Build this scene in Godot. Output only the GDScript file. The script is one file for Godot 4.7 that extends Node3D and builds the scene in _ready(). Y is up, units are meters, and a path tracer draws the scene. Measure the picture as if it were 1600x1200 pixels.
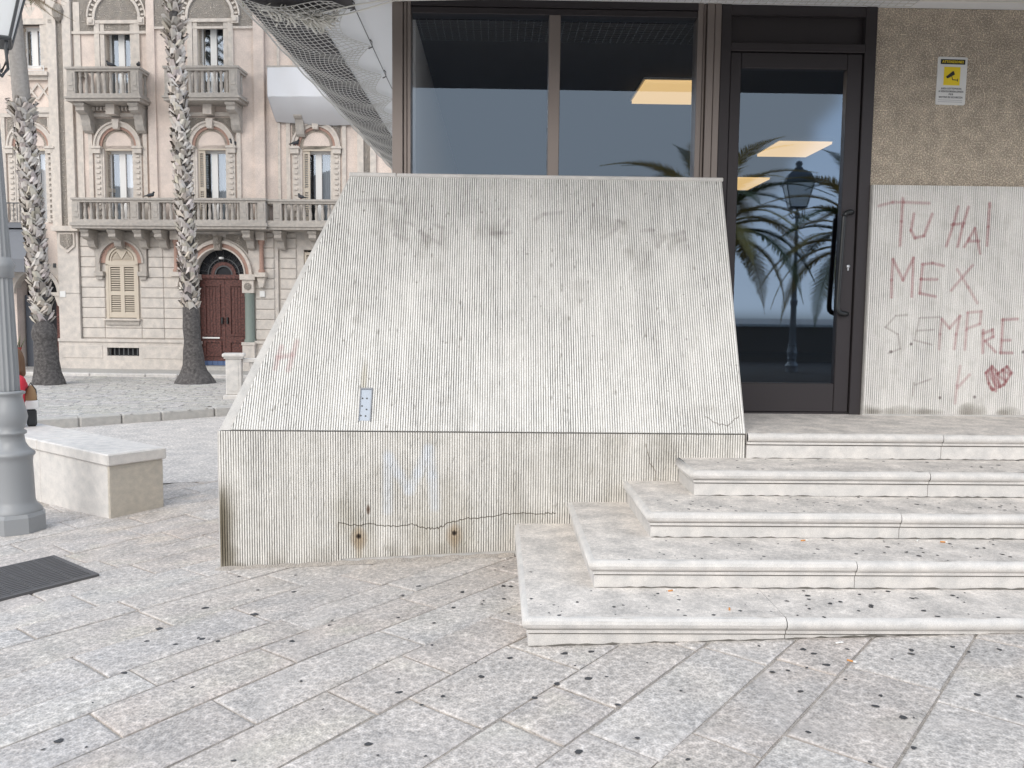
extends Node3D

const EYE := 1.58
var rng := RandomNumberGenerator.new()
var taken := {}
var M := {}
var white_px: ImageTexture

# ---------------------------------------------------------------- small helpers
func v3(x, y, z) -> Vector3:
	return Vector3(x, y, z)

func lin(r: float, g: float, b: float) -> Color:
	return Color(r, g, b).linear_to_srgb()

func mat(r: float, g: float, b: float, rough := 0.8, metal := 0.0) -> StandardMaterial3D:
	var m := StandardMaterial3D.new()
	m.albedo_color = lin(r, g, b)
	m.roughness = rough
	m.metallic = metal
	return m

func numbered(n: String) -> String:
	if not taken.has(n):
		taken[n] = 0
		return n
	taken[n] += 1
	return "%s_%03d" % [n, taken[n]]

func tag(o: Node, label: String, category: String, group := "", kind := "") -> void:
	if label: o.set_meta("label", label)
	if category: o.set_meta("category", category)
	if group: o.set_meta("group", group)
	if kind: o.set_meta("kind", kind)

func thing(called: String, label: String, category: String, at := Vector3.ZERO, turn := 0.0, group := "") -> Node3D:
	var o := Node3D.new()
	o.name = numbered(called)
	add_child(o, true)
	o.position = at
	o.rotation.y = turn
	tag(o, label, category, group)
	return o

func sub(called: String, parent: Node, at := Vector3.ZERO) -> Node3D:
	var o := Node3D.new()
	o.name = called
	parent.add_child(o, true)
	o.position = at
	return o

func mi(called: String, mesh: Mesh, m: Material, parent: Node, at := Vector3.ZERO) -> MeshInstance3D:
	var o := MeshInstance3D.new()
	o.name = called if parent != self else numbered(called)
	o.mesh = mesh
	if m: o.material_override = m
	parent.add_child(o, true)
	o.position = at
	return o

func mb(smooth := false) -> SurfaceTool:
	var st := SurfaceTool.new()
	st.begin(Mesh.PRIMITIVE_TRIANGLES)
	st.set_smooth_group(0 if smooth else -1)
	return st

func fin(st: SurfaceTool) -> ArrayMesh:
	st.generate_normals()
	return st.commit()

func obj(called: String, st: SurfaceTool, m: Material, parent: Node) -> MeshInstance3D:
	return mi(called, fin(st), m, parent)

func quad(st: SurfaceTool, a: Vector3, b: Vector3, c: Vector3, d: Vector3) -> void:
	# a b c d counter-clockwise seen from the front; emitted clockwise
	for p in [a, c, b, a, d, c]:
		st.add_vertex(p)

func tri(st: SurfaceTool, a: Vector3, b: Vector3, c: Vector3) -> void:
	for p in [a, c, b]:
		st.add_vertex(p)

func box(st: SurfaceTool, lo: Vector3, hi: Vector3, xf := Transform3D(), bev := 0.0) -> void:
	if bev > 0.0:
		bevel_box(st, lo, hi, bev, xf)
		return
	var p := []
	for i in 8:
		p.append(xf * Vector3(hi.x if i & 1 else lo.x, hi.y if i & 2 else lo.y, hi.z if i & 4 else lo.z))
	quad(st, p[4], p[5], p[7], p[6])
	quad(st, p[1], p[0], p[2], p[3])
	quad(st, p[5], p[1], p[3], p[7])
	quad(st, p[0], p[4], p[6], p[2])
	quad(st, p[6], p[7], p[3], p[2])
	quad(st, p[0], p[1], p[5], p[4])

func bevel_box(st: SurfaceTool, lo: Vector3, hi: Vector3, b: float, xf: Transform3D) -> void:
	# faces inset by b, joined by chamfers
	var c := (lo + hi) / 2
	var h := (hi - lo) / 2
	b = minf(b, minf(h.x, minf(h.y, h.z)) * 0.9)
	var pt := func(sx: int, sy: int, sz: int, axis: int) -> Vector3:
		var q := Vector3(sx * (h.x - (b if axis != 0 else 0.0)), sy * (h.y - (b if axis != 1 else 0.0)), sz * (h.z - (b if axis != 2 else 0.0)))
		return xf * (c + q)
	for s in [-1, 1]:
		var f := [pt.call(s, -s, -1, 0), pt.call(s, s, -1, 0), pt.call(s, s, 1, 0), pt.call(s, -s, 1, 0)]
		quad(st, f[0], f[1], f[2], f[3])
		f = [pt.call(-1, s, -s, 1), pt.call(-1, s, s, 1), pt.call(1, s, s, 1), pt.call(1, s, -s, 1)]
		quad(st, f[0], f[1], f[2], f[3])
		f = [pt.call(-s, -1, s, 2), pt.call(s, -1, s, 2), pt.call(s, 1, s, 2), pt.call(-s, 1, s, 2)]
		quad(st, f[0], f[1], f[2], f[3])
	for s in [-1, 1]:
		for t in [-1, 1]:
			var e := [pt.call(-1, s, t, 1), pt.call(1, s, t, 1), pt.call(1, s, t, 2), pt.call(-1, s, t, 2)]
			if s * t > 0: e.reverse()
			quad(st, e[3], e[2], e[1], e[0])
			e = [pt.call(s, -1, t, 0), pt.call(s, 1, t, 0), pt.call(s, 1, t, 2), pt.call(s, -1, t, 2)]
			if s * t < 0: e.reverse()
			quad(st, e[3], e[2], e[1], e[0])
			e = [pt.call(s, t, -1, 0), pt.call(s, t, 1, 0), pt.call(s, t, 1, 1), pt.call(s, t, -1, 1)]
			if s * t > 0: e.reverse()
			quad(st, e[3], e[2], e[1], e[0])
	for sx in [-1, 1]:
		for sy in [-1, 1]:
			for sz in [-1, 1]:
				var t := [pt.call(sx, sy, sz, 0), pt.call(sx, sy, sz, 1), pt.call(sx, sy, sz, 2)]
				if sx * sy * sz < 0: t.reverse()
				tri(st, t[0], t[1], t[2])

func lathe(st: SurfaceTool, prof: Array, seg: int, xf := Transform3D(), flutes := 0, fl_depth := 0.0, turn := 0.0) -> void:
	for k in prof.size() - 1:
		var a: Vector2 = prof[k]
		var b: Vector2 = prof[k + 1]
		for i in seg:
			var t0 := TAU * i / seg + turn
			var t1 := TAU * (i + 1) / seg + turn
			var f0 := 1.0 - (fl_depth * absf(sin(t0 * flutes / 2.0)) if flutes else 0.0)
			var f1 := 1.0 - (fl_depth * absf(sin(t1 * flutes / 2.0)) if flutes else 0.0)
			var p := xf * Vector3(cos(t0) * a.x * f0, a.y, -sin(t0) * a.x * f0)
			var q := xf * Vector3(cos(t1) * a.x * f1, a.y, -sin(t1) * a.x * f1)
			var r := xf * Vector3(cos(t1) * b.x * f1, b.y, -sin(t1) * b.x * f1)
			var s := xf * Vector3(cos(t0) * b.x * f0, b.y, -sin(t0) * b.x * f0)
			if a.x < 1e-5: tri(st, p, r, s)
			elif b.x < 1e-5: tri(st, p, q, s)
			else: quad(st, p, q, r, s)

func tube(st: SurfaceTool, pts: Array, r, sides := 6, closed := false) -> void:
	var n := pts.size()
	var rings := []
	for k in n:
		var p: Vector3 = pts[k]
		var d: Vector3 = (pts[mini(k + 1, n - 1)] - pts[maxi(k - 1, 0)]).normalized()
		var side := d.cross(Vector3.UP if absf(d.y) < 0.9 else Vector3.RIGHT).normalized()
		var up := side.cross(d)
		var rr: float = r[k] if r is Array else r
		var ring := []
		for i in sides:
			var t := TAU * i / sides
			ring.append(p + (side * cos(t) + up * sin(t)) * rr)
		rings.append(ring)
	for k in n - 1:
		for i in sides:
			var j := (i + 1) % sides
			quad(st, rings[k][i], rings[k][j], rings[k + 1][j], rings[k + 1][i])
	if not closed and sides > 3:
		for i in range(1, sides - 1):
			tri(st, rings[0][0], rings[0][i + 1], rings[0][i])
			tri(st, rings[n - 1][0], rings[n - 1][i], rings[n - 1][i + 1])

func prism(st: SurfaceTool, poly: PackedVector2Array, z0: float, z1: float, xf := Transform3D()) -> void:
	if Geometry2D.is_polygon_clockwise(poly): poly.reverse()
	var idx := Geometry2D.triangulate_polygon(poly)
	for i in range(0, idx.size(), 3):
		var a := poly[idx[i]]
		var b := poly[idx[i + 1]]
		var c := poly[idx[i + 2]]
		if (b - a).cross(c - a) < 0:
			var s := b
			b = c
			c = s
		tri(st, xf * v3(a.x, a.y, z1), xf * v3(b.x, b.y, z1), xf * v3(c.x, c.y, z1))
		tri(st, xf * v3(a.x, a.y, z0), xf * v3(c.x, c.y, z0), xf * v3(b.x, b.y, z0))
	for i in poly.size():
		var a := poly[i]
		var b := poly[(i + 1) % poly.size()]
		quad(st, xf * v3(a.x, a.y, z1), xf * v3(a.x, a.y, z0), xf * v3(b.x, b.y, z0), xf * v3(b.x, b.y, z1))

func arc_pts(cx: float, cy: float, r: float, a0: float, a1: float, n: int) -> PackedVector2Array:
	var out := PackedVector2Array()
	for i in n + 1:
		var t := lerpf(a0, a1, float(i) / n)
		out.append(Vector2(cx + cos(t) * r, cy + sin(t) * r))
	return out

func ring2(cx: float, cy: float, r0: float, r1: float, a0 := 0.0, a1 := PI, n := 18) -> PackedVector2Array:
	var out := arc_pts(cx, cy, r1, a0, a1, n)
	out.append_array(arc_pts(cx, cy, r0, a1, a0, n))
	return out

func rect2(x0, y0, x1, y1) -> PackedVector2Array:
	return PackedVector2Array([Vector2(x0, y0), Vector2(x1, y0), Vector2(x1, y1), Vector2(x0, y1)])

# a wall in the XY plane, front at z1, with rectangular openings and their reveals down to z0
func wall_holes(st: SurfaceTool, x0: float, x1: float, y0: float, y1: float, z0: float, z1: float, holes: Array) -> void:
	var xs := [x0, x1]
	var ys := [y0, y1]
	for h in holes:
		for x in [h[0], h[2]]:
			if x > x0 and x < x1 and not xs.has(x): xs.append(x)
		for y in [h[1], h[3]]:
			if y > y0 and y < y1 and not ys.has(y): ys.append(y)
	xs.sort()
	ys.sort()
	for i in xs.size() - 1:
		for j in ys.size() - 1:
			var cx: float = (xs[i] + xs[i + 1]) / 2
			var cy: float = (ys[j] + ys[j + 1]) / 2
			var open := false
			for h in holes:
				if cx > h[0] and cx < h[2] and cy > h[1] and cy < h[3]: open = true
			if open: continue
			quad(st, v3(xs[i], ys[j], z1), v3(xs[i + 1], ys[j], z1), v3(xs[i + 1], ys[j + 1], z1), v3(xs[i], ys[j + 1], z1))
	for h in holes:
		quad(st, v3(h[0], h[1], z1), v3(h[0], h[1], z0), v3(h[0], h[3], z0), v3(h[0], h[3], z1))
		quad(st, v3(h[2], h[1], z0), v3(h[2], h[1], z1), v3(h[2], h[3], z1), v3(h[2], h[3], z0))
		quad(st, v3(h[0], h[3], z1), v3(h[0], h[3], z0), v3(h[2], h[3], z0), v3(h[2], h[3], z1))
		quad(st, v3(h[0], h[1], z0), v3(h[0], h[1], z1), v3(h[2], h[1], z1), v3(h[2], h[1], z0))
	quad(st, v3(x0, y0, z0), v3(x0, y0, z1), v3(x0, y1, z1), v3(x0, y1, z0))
	quad(st, v3(x1, y0, z1), v3(x1, y0, z0), v3(x1, y1, z0), v3(x1, y1, z1))
	quad(st, v3(x0, y1, z1), v3(x1, y1, z1), v3(x1, y1, z0), v3(x0, y1, z0))

# height of the ground (it falls towards the left and away from the steps); d is the distance ahead
func gy(x: float, z: float) -> float:
	var d := -z
	return -0.01 + (0.055 * maxf(x, -4.0) if x < 0 else 0.033 * minf(x, 6.0)) - 0.043 * clampf(d - 3.92, 0.0, 2.5)

# ---------------------------------------------------------------- textures
func noise_bytes(size_x: int, size_y: int, sd: int, freq: float, oct := 4, cellular := false, seamless := true) -> PackedByteArray:
	var n := FastNoiseLite.new()
	n.seed = sd
	n.frequency = freq
	n.noise_type = FastNoiseLite.TYPE_CELLULAR if cellular else FastNoiseLite.TYPE_SIMPLEX_SMOOTH
	if cellular:
		n.cellular_return_type = FastNoiseLite.RETURN_DISTANCE
		n.fractal_type = FastNoiseLite.FRACTAL_NONE
	n.fractal_octaves = oct
	var im := n.get_seamless_image(size_x, size_y) if seamless else n.get_image(size_x, size_y)
	im.convert(Image.FORMAT_L8)
	return im.get_data()

func streak_bytes(w: int, h: int, sd: int, freq: float, squeeze: int) -> PackedByteArray:
	var n := FastNoiseLite.new()
	n.seed = sd
	n.frequency = freq
	n.fractal_octaves = 4
	var im := n.get_image(w, maxi(4, h / squeeze))
	im.convert(Image.FORMAT_L8)
	im.resize(w, h, Image.INTERPOLATE_CUBIC)
	return im.get_data()

func tex_rgb(w: int, h: int, data: PackedByteArray) -> ImageTexture:
	return ImageTexture.create_from_image(Image.create_from_data(w, h, false, Image.FORMAT_RGB8, data))

func tex_l(w: int, h: int, data: PackedByteArray) -> ImageTexture:
	return ImageTexture.create_from_image(Image.create_from_data(w, h, false, Image.FORMAT_L8, data))

# grey-ish colour texture from a mix of noise layers: [bytes, weight] about 128; tint per channel
func mix_tex(size: int, layers: Array, base: Vector3, warm := 0.0) -> ImageTexture:
	var out := PackedByteArray()
	out.resize(size * size * 3)
	var nl := layers.size()
	for i in size * size:
		var s := 0.0
		for k in nl:
			var l: Array = layers[k]
			s += (l[0][i] - 128.0) / 128.0 * l[1]
		var wv: float = (layers[0][0][i] - 128.0) / 128.0 * warm if warm else 0.0
		out[i * 3] = clampi(int((base.x * (1.0 + s + wv)) * 255.0), 0, 255)
		out[i * 3 + 1] = clampi(int((base.y * (1.0 + s)) * 255.0), 0, 255)
		out[i * 3 + 2] = clampi(int((base.z * (1.0 + s - wv)) * 255.0), 0, 255)
	return tex_rgb(size, size, out)

func tri_mat(t: Texture2D, metres: float, tint: Color, rough := 0.85, h: Texture2D = null, depth := 0.0) -> StandardMaterial3D:
	var m := StandardMaterial3D.new()
	m.albedo_color = tint
	m.albedo_texture = t
	m.roughness = rough
	m.uv1_triplanar = true
	m.uv1_world_triplanar = true
	m.uv1_triplanar_sharpness = 4.0
	m.uv1_scale = Vector3.ONE / metres
	if h:
		m.heightmap_enabled = true
		m.heightmap_texture = h
		m.heightmap_scale = depth
	return m

class Sheet:
	var w: int
	var h: int
	var d: PackedByteArray
	var r := RandomNumberGenerator.new()
	func _init(ww: int, hh: int) -> void:
		w = ww
		h = hh
		d.resize(w * h * 3)
		r.seed = 7
	func blend(x: int, y: int, c: Vector3, a: float) -> void:
		if x < 0 or y < 0 or x >= w or y >= h or a <= 0.0: return
		var i := (y * w + x) * 3
		d[i] = int(lerpf(d[i], c.x * 255.0, a))
		d[i + 1] = int(lerpf(d[i + 1], c.y * 255.0, a))
		d[i + 2] = int(lerpf(d[i + 2], c.z * 255.0, a))
	func stroke(pts: Array, width: float, c: Vector3, a: float, rough := 0.5) -> void:
		for k in pts.size() - 1:
			var p: Vector2 = pts[k]
			var q: Vector2 = pts[k + 1]
			var lo := p.min(q) - Vector2(width, width) * 1.5
			var hi := p.max(q) + Vector2(width, width) * 1.5
			for y in range(maxi(0, int(lo.y)), mini(h, int(hi.y) + 1)):
				for x in range(maxi(0, int(lo.x)), mini(w, int(hi.x) + 1)):
					var s := Geometry2D.get_closest_point_to_segment(Vector2(x, y), p, q)
					var dd := s.distance_to(Vector2(x, y)) / width
					if dd < 1.4:
						blend(x, y, c, a * clampf(1.4 - dd, 0.0, 1.0) * (1.0 - rough * r.randf()))
	func blob(cx: float, cy: float, rx: float, ry: float, c: Vector3, a: float, rough := 0.5) -> void:
		for y in range(maxi(0, int(cy - ry)), mini(h, int(cy + ry) + 1)):
			for x in range(maxi(0, int(cx - rx)), mini(w, int(cx + rx) + 1)):
				var dd := Vector2((x - cx) / rx, (y - cy) / ry).length()
				if dd < 1.0: blend(x, y, c, a * (1.0 - dd * dd) * (1.0 - rough * r.randf()))
	func crack(pts: Array, c: Vector3, a: float, wobble := 3.0, width := 1.0) -> void:
		var out := []
		for k in pts.size() - 1:
			for s in 8:
				out.append((pts[k] as Vector2).lerp(pts[k + 1], s / 8.0) + Vector2(r.randf_range(-1, 1), r.randf_range(-1, 1)) * wobble)
		out.append(pts[-1])
		stroke(out, width, c, a, 0.3)

func ribbed_sheet(w: int, h: int, base: Vector3, sd: int, dirt: float) -> Sheet:
	var s := Sheet.new(w, h)
	var a := streak_bytes(w, h, sd, 0.02, 12)
	var b := noise_bytes(w, h, sd + 1, 0.02, 5, false, false)
	var c := noise_bytes(w, h, sd + 2, 0.2, 2, false, false)
	for i in w * h:
		var v := 1.0 + (a[i] - 128.0) / 128.0 * 0.035 + (c[i] - 128.0) / 128.0 * 0.07
		var smudge := clampf((b[i] - 140.0) / 90.0, 0.0, 1.0) * dirt
		v -= smudge * (0.35 + 0.9 * (c[i] - 110.0) / 128.0)
		s.d[i * 3] = clampi(int(base.x * v * 255.0), 0, 255)
		s.d[i * 3 + 1] = clampi(int(base.y * v * 255.0), 0, 255)
		s.d[i * 3 + 2] = clampi(int(base.z * (v - smudge * 0.04) * 255.0), 0, 255)
	return s

func make_materials() -> void:
	var one := Image.create(4, 4, false, Image.FORMAT_RGB8)
	one.fill(Color.WHITE)
	white_px = ImageTexture.create_from_image(one)
	var fine := noise_bytes(1024, 1024, 11, 0.16, 3)
	var mid := noise_bytes(1024, 1024, 12, 0.03, 4)
	var big := noise_bytes(1024, 1024, 13, 0.006, 4)
	var cells := noise_bytes(1024, 1024, 14, 0.075, 1, true)
	var cells2 := noise_bytes(1024, 1024, 15, 0.05, 1, true)
	# bush-hammered paving: pits between pale grains
	var bump := PackedByteArray()
	bump.resize(1024 * 1024)
	for i in 1024 * 1024:
		bump[i] = clampi(int(0.55 * cells[i] + 0.35 * fine[i] + 0.25 * mid[i]), 0, 255)
	var pave_h := tex_l(1024, 1024, bump)
	var pave := mix_tex(1024, [[big, 0.08], [mid, 0.08], [fine, 0.19], [cells, 0.14]], Vector3(0.80, 0.795, 0.785), 0.006)
	M.paving = []
	for t in [[0.88, 0.82, 0.785], [0.92, 0.87, 0.84], [0.87, 0.80, 0.76], [0.86, 0.81, 0.785], [0.90, 0.855, 0.83], [0.88, 0.82, 0.78]]:
		var m := tri_mat(pave, 2.1, lin(t[0], t[1], t[2]), 0.8, pave_h, 0.6)
		m.vertex_color_use_as_albedo = true
		M.paving.append(m)
	M.mortar = tri_mat(pave, 0.9, lin(0.66, 0.61, 0.565), 0.95, pave_h, 0.3)
	M.lane = tri_mat(pave, 2.6, lin(0.93, 0.89, 0.865), 0.75, pave_h, 0.15)
	var stone := mix_tex(1024, [[big, 0.07], [mid, 0.025], [fine, 0.09]], Vector3(0.855, 0.85, 0.842), 0.006)
	var stone_h := tex_l(1024, 1024, noise_bytes(1024, 1024, 16, 0.09, 4))
	M.step = tri_mat(stone, 1.1, lin(0.85, 0.83, 0.81), 0.55, pave_h, 0.07)
	var worn := mix_tex(1024, [[big, 0.13], [mid, 0.06], [fine, 0.13], [cells, 0.07]], Vector3(0.86, 0.85, 0.835), 0.005)
	M.tread = tri_mat(worn, 1.6, lin(0.91, 0.875, 0.85), 0.65, pave_h, 0.18)
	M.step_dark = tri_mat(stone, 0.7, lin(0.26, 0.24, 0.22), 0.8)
	M.bench = tri_mat(stone, 0.9, lin(0.88, 0.855, 0.83), 0.7, stone_h, 0.12)
	M.bench_end = tri_mat(stone, 0.5, lin(0.70, 0.65, 0.57), 0.75, stone_h, 0.15)
	M.kerb = tri_mat(stone, 0.8, lin(0.62, 0.61, 0.59), 0.8, stone_h, 0.3)
	M.sett = tri_mat(pave, 1.9, lin(0.80, 0.79, 0.775), 0.8, pave_h, 0.4)
	M.sett.vertex_color_use_as_albedo = true
	M.plaster = tri_mat(stone, 5.3, lin(0.95, 0.825, 0.755), 0.9)
	M.trim = tri_mat(stone, 1.3, lin(0.87, 0.805, 0.745), 0.9, stone_h, 0.5)
	M.rustic = tri_mat(stone, 1.7, lin(0.84, 0.79, 0.745), 0.9, stone_h, 0.4)
	M.grey_stone = tri_mat(stone, 0.9, lin(0.64, 0.60, 0.56), 0.9, stone_h, 0.6)
	M.brick_arch = tri_mat(stone, 0.5, lin(0.55, 0.36, 0.30), 0.9)
	# carved relief for ornament strips
	var carve := PackedByteArray()
	carve.resize(1024 * 1024)
	for i in 1024 * 1024:
		carve[i] = clampi(int(absf(cells2[i] - 70.0) * 2.2 + 0.2 * fine[i]), 0, 255)
	M.carved = tri_mat(stone, 1.6, lin(0.82, 0.75, 0.68), 0.9, tex_l(1024, 1024, carve), 6.0)
	# exposed-aggregate render of the pier
	var agg := PackedByteArray()
	var agg_h := PackedByteArray()
	agg.resize(1024 * 1024 * 3)
	agg_h.resize(1024 * 1024)
	var gr := noise_bytes(1024, 1024, 21, 0.085, 1, true)
	for i in 1024 * 1024:
		var g := clampf(gr[i] / 150.0, 0.0, 1.4)
		var v := 0.545 + 0.22 * g + (fine[i] - 128.0) / 128.0 * 0.20 + (big[i] - 128.0) / 128.0 * 0.07
		if fine[(i * 7 + 333) % 1048576] > 176: v += 0.18
		agg[i * 3] = clampi(int(v * 1.025 * 255.0), 0, 255)
		agg[i * 3 + 1] = clampi(int(v * 0.955 * 255.0), 0, 255)
		agg[i * 3 + 2] = clampi(int(v * 0.865 * 255.0), 0, 255)
		agg_h[i] = clampi(int(255.0 - gr[i] * 0.9 + (fine[i] - 128) * 0.4), 0, 255)
	M.aggregate = tri_mat(tex_rgb(1024, 1024, agg), 1.0, Color(1, 1, 1), 0.9, tex_l(1024, 1024, agg_h), 0.9)
	M.stone_plain = tri_mat(stone, 1.1, lin(0.76, 0.75, 0.735), 0.85, pave_h, 0.15)
	M.soffit = mat(0.80, 0.81, 0.82, 0.9)
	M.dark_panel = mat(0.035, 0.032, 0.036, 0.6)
	M.bronze = mat(0.27, 0.23, 0.21, 0.42, 0.55)
	M.bronze_dark = mat(0.05, 0.044, 0.047, 0.42, 0.45)
	M.black = mat(0.016, 0.018, 0.02, 0.35)
	M.steel = mat(0.72, 0.74, 0.78, 0.35, 0.8)
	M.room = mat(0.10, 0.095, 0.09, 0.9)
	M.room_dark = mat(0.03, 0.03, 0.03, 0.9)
	var g := StandardMaterial3D.new()
	g.albedo_color = Color(0.74, 0.83, 0.93, 0.27)
	g.albedo_texture = white_px
	g.transparency = BaseMaterial3D.TRANSPARENCY_ALPHA
	g.metallic = 1.0
	g.roughness = 0.015
	M.glass = g
	var pg := g.duplicate()
	pg.albedo_color = Color(0.80, 0.85, 0.91, 0.13)
	M.pane = pg
	M.white_paint = mat(0.74, 0.74, 0.73, 0.5)
	M.shutter = mat(0.56, 0.495, 0.41, 0.7)
	M.curtain = mat(0.20, 0.225, 0.25, 0.9)
	M.white_curtain = mat(0.66, 0.66, 0.66, 0.9)
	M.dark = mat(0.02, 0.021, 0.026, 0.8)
	M.sheet = mat(0.64, 0.645, 0.67, 0.7)
	M.red_wood = tri_mat(mix_tex(256, [[noise_bytes(256, 256, 31, 0.03, 4), 0.35], [noise_bytes(256, 256, 32, 0.2, 2), 0.2]], Vector3(0.6, 0.6, 0.6)), 0.6, lin(0.30, 0.105, 0.085), 0.6)
	M.green = mat(0.21, 0.25, 0.225, 0.6)
	M.net = mat(0.58, 0.57, 0.54, 0.8)
	M.rope = mat(0.82, 0.80, 0.74, 0.85)
	M.wire = mat(0.10, 0.10, 0.10, 0.5, 0.5)
	M.lamp_grey = mat(0.275, 0.285, 0.295, 0.4)
	M.lamp_dark = mat(0.07, 0.075, 0.08, 0.5)
	M.milk = mat(0.85, 0.87, 0.88, 0.3)
	M.grate = mat(0.11, 0.105, 0.105, 0.7, 0.2)
	M.gum = mat(0.055, 0.055, 0.058, 0.8)
	M.frond_warm_lit = mat(0.46, 0.33, 0.09, 0.6)  # warm light on the mirrored fronds, painted into their colour
	M.trunk = tri_mat(mix_tex(256, [[noise_bytes(256, 256, 41, 0.04, 4), 0.3], [noise_bytes(256, 256, 42, 0.2, 2), 0.2]], Vector3(0.7, 0.7, 0.7)), 0.9, lin(0.20, 0.185, 0.18), 0.9)
	M.trunk_pale = tri_mat(stone, 0.7, lin(0.50, 0.47, 0.445), 0.9, stone_h, 1.0)
	M.boot = mat(0.60, 0.565, 0.53, 0.9)
	M.boot.vertex_color_use_as_albedo = true
	M.frond = mat(0.085, 0.11, 0.035, 0.6)
	M.frond_dry = mat(0.24, 0.18, 0.09, 0.8)
	M.asphalt = mat(0.038, 0.034, 0.03, 0.9)

# ---------------------------------------------------------------- scene
func _ready() -> void:
	rng.seed = 20240
	# camera
	var cam := Camera3D.new()
	cam.name = "camera"
	cam.fov = rad_to_deg(2.0 * atan(600.0 / 1320.0))
	cam.near = 0.05
	cam.far = 1200.0
	add_child(cam)
	cam.position = Vector3(0, EYE, 0)
	cam.basis = Basis(Vector3(0.99976243, 0.01046312, 0.01912072), Vector3(-0.00882737, 0.99645057, -0.08371577), Vector3(-0.01992878, 0.08352709, 0.99630621)).orthonormalized()
	cam.current = true
	# sky
	var sky_m := ProceduralSkyMaterial.new()
	sky_m.sky_top_color = Color(0.71, 0.79, 0.89)
	sky_m.sky_horizon_color = Color(0.92, 0.93, 0.94)
	sky_m.sky_curve = 0.25
	sky_m.ground_bottom_color = Color(0.45, 0.44, 0.42)
	sky_m.ground_horizon_color = Color(0.62, 0.62, 0.61)
	var sky := Sky.new()
	sky.sky_material = sky_m
	var env := Environment.new()
	env.background_mode = Environment.BG_SKY
	env.sky = sky
	env.background_energy_multiplier = 1.15
	env.tonemap_mode = Environment.TONE_MAPPER_LINEAR
	env.tonemap_exposure = 1.9
	env.sdfgi_enabled = true
	env.ssao_enabled = true
	env.ssil_enabled = true
	var we := WorldEnvironment.new()
	we.name = "environment"
	we.environment = env
	add_child(we)
	# soft, high daylight from behind the camera, a little from the left
	var sun := DirectionalLight3D.new()
	sun.name = "sun"
	sun.light_energy = 0.42
	sun.light_color = Color(1.0, 0.99, 0.98)
	sun.light_angular_distance = 50.0
	sun.shadow_enabled = true
	add_child(sun)
	sun.look_at_from_position(Vector3(-5, 6.5, 9), Vector3.ZERO)

	make_materials()
	build_ground()
	build_pavement()
	build_plaza()
	build_palazzo()
	build_modern_building()
	build_net()
	build_plinth()
	build_steps()
	build_bench()
	build_lamps()
	build_palms()
	build_behind_camera()
	build_small_things()
	build_person()
	build_pigeons()

# ---------------------------------------------------------------- ground, pavement, plaza
func sheet_grid(st: SurfaceTool, xs: Array, zs: Array, off: float) -> void:
	for i in xs.size() - 1:
		for j in zs.size() - 1:
			var x0: float = xs[i]
			var x1: float = xs[i + 1]
			var z0: float = zs[j]
			var z1: float = zs[j + 1]
			quad(st, v3(x0, gy(x0, z1) + off, z1), v3(x1, gy(x1, z1) + off, z1), v3(x1, gy(x1, z0) + off, z0), v3(x0, gy(x0, z0) + off, z0))

func build_ground() -> void:
	var st := mb()
	sheet_grid(st, [-400, -60, -12, -8, -4, -2, 0, 1, 2, 4, 6, 20, 400], [-400, -60, -30, -16, -12, -9.6, -6.42, -5, -3.92, -2, 0, 3, 60, 400], -0.012)
	var o := obj("ground", st, M.mortar, self)
	tag(o, "pale mortar bed and open ground under the paving", "ground", "", "structure")
	# smooth street between pavement and plaza kerb
	st = mb()
	sheet_grid(st, [-60, -20, -12, -8, -6, -5, -4, -2, -0.9], [-24, -18, -14, -12, -10.5, -9.2], 0.0)
	sheet_grid(st, [-60, -20, -12, -8, -6.8], [-9.2, -6.42, -5, -3.92, -2, 2], 0.0)
	o = obj("street", st, M.lane, self)
	tag(o, "smooth pale street surface between the stone bench and the plaza kerb", "street", "", "structure")
	# asphalt road added behind the photographer to darken the door reflection
	st = mb()
	sheet_grid(st, [-60, -20, -4, 0, 6, 20, 60], [2.6, 5, 9, 12], 0.002)
	o = obj("road", st, M.asphalt, self)
	tag(o, "added dark asphalt road across from the entrance", "road", "", "structure")

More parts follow.
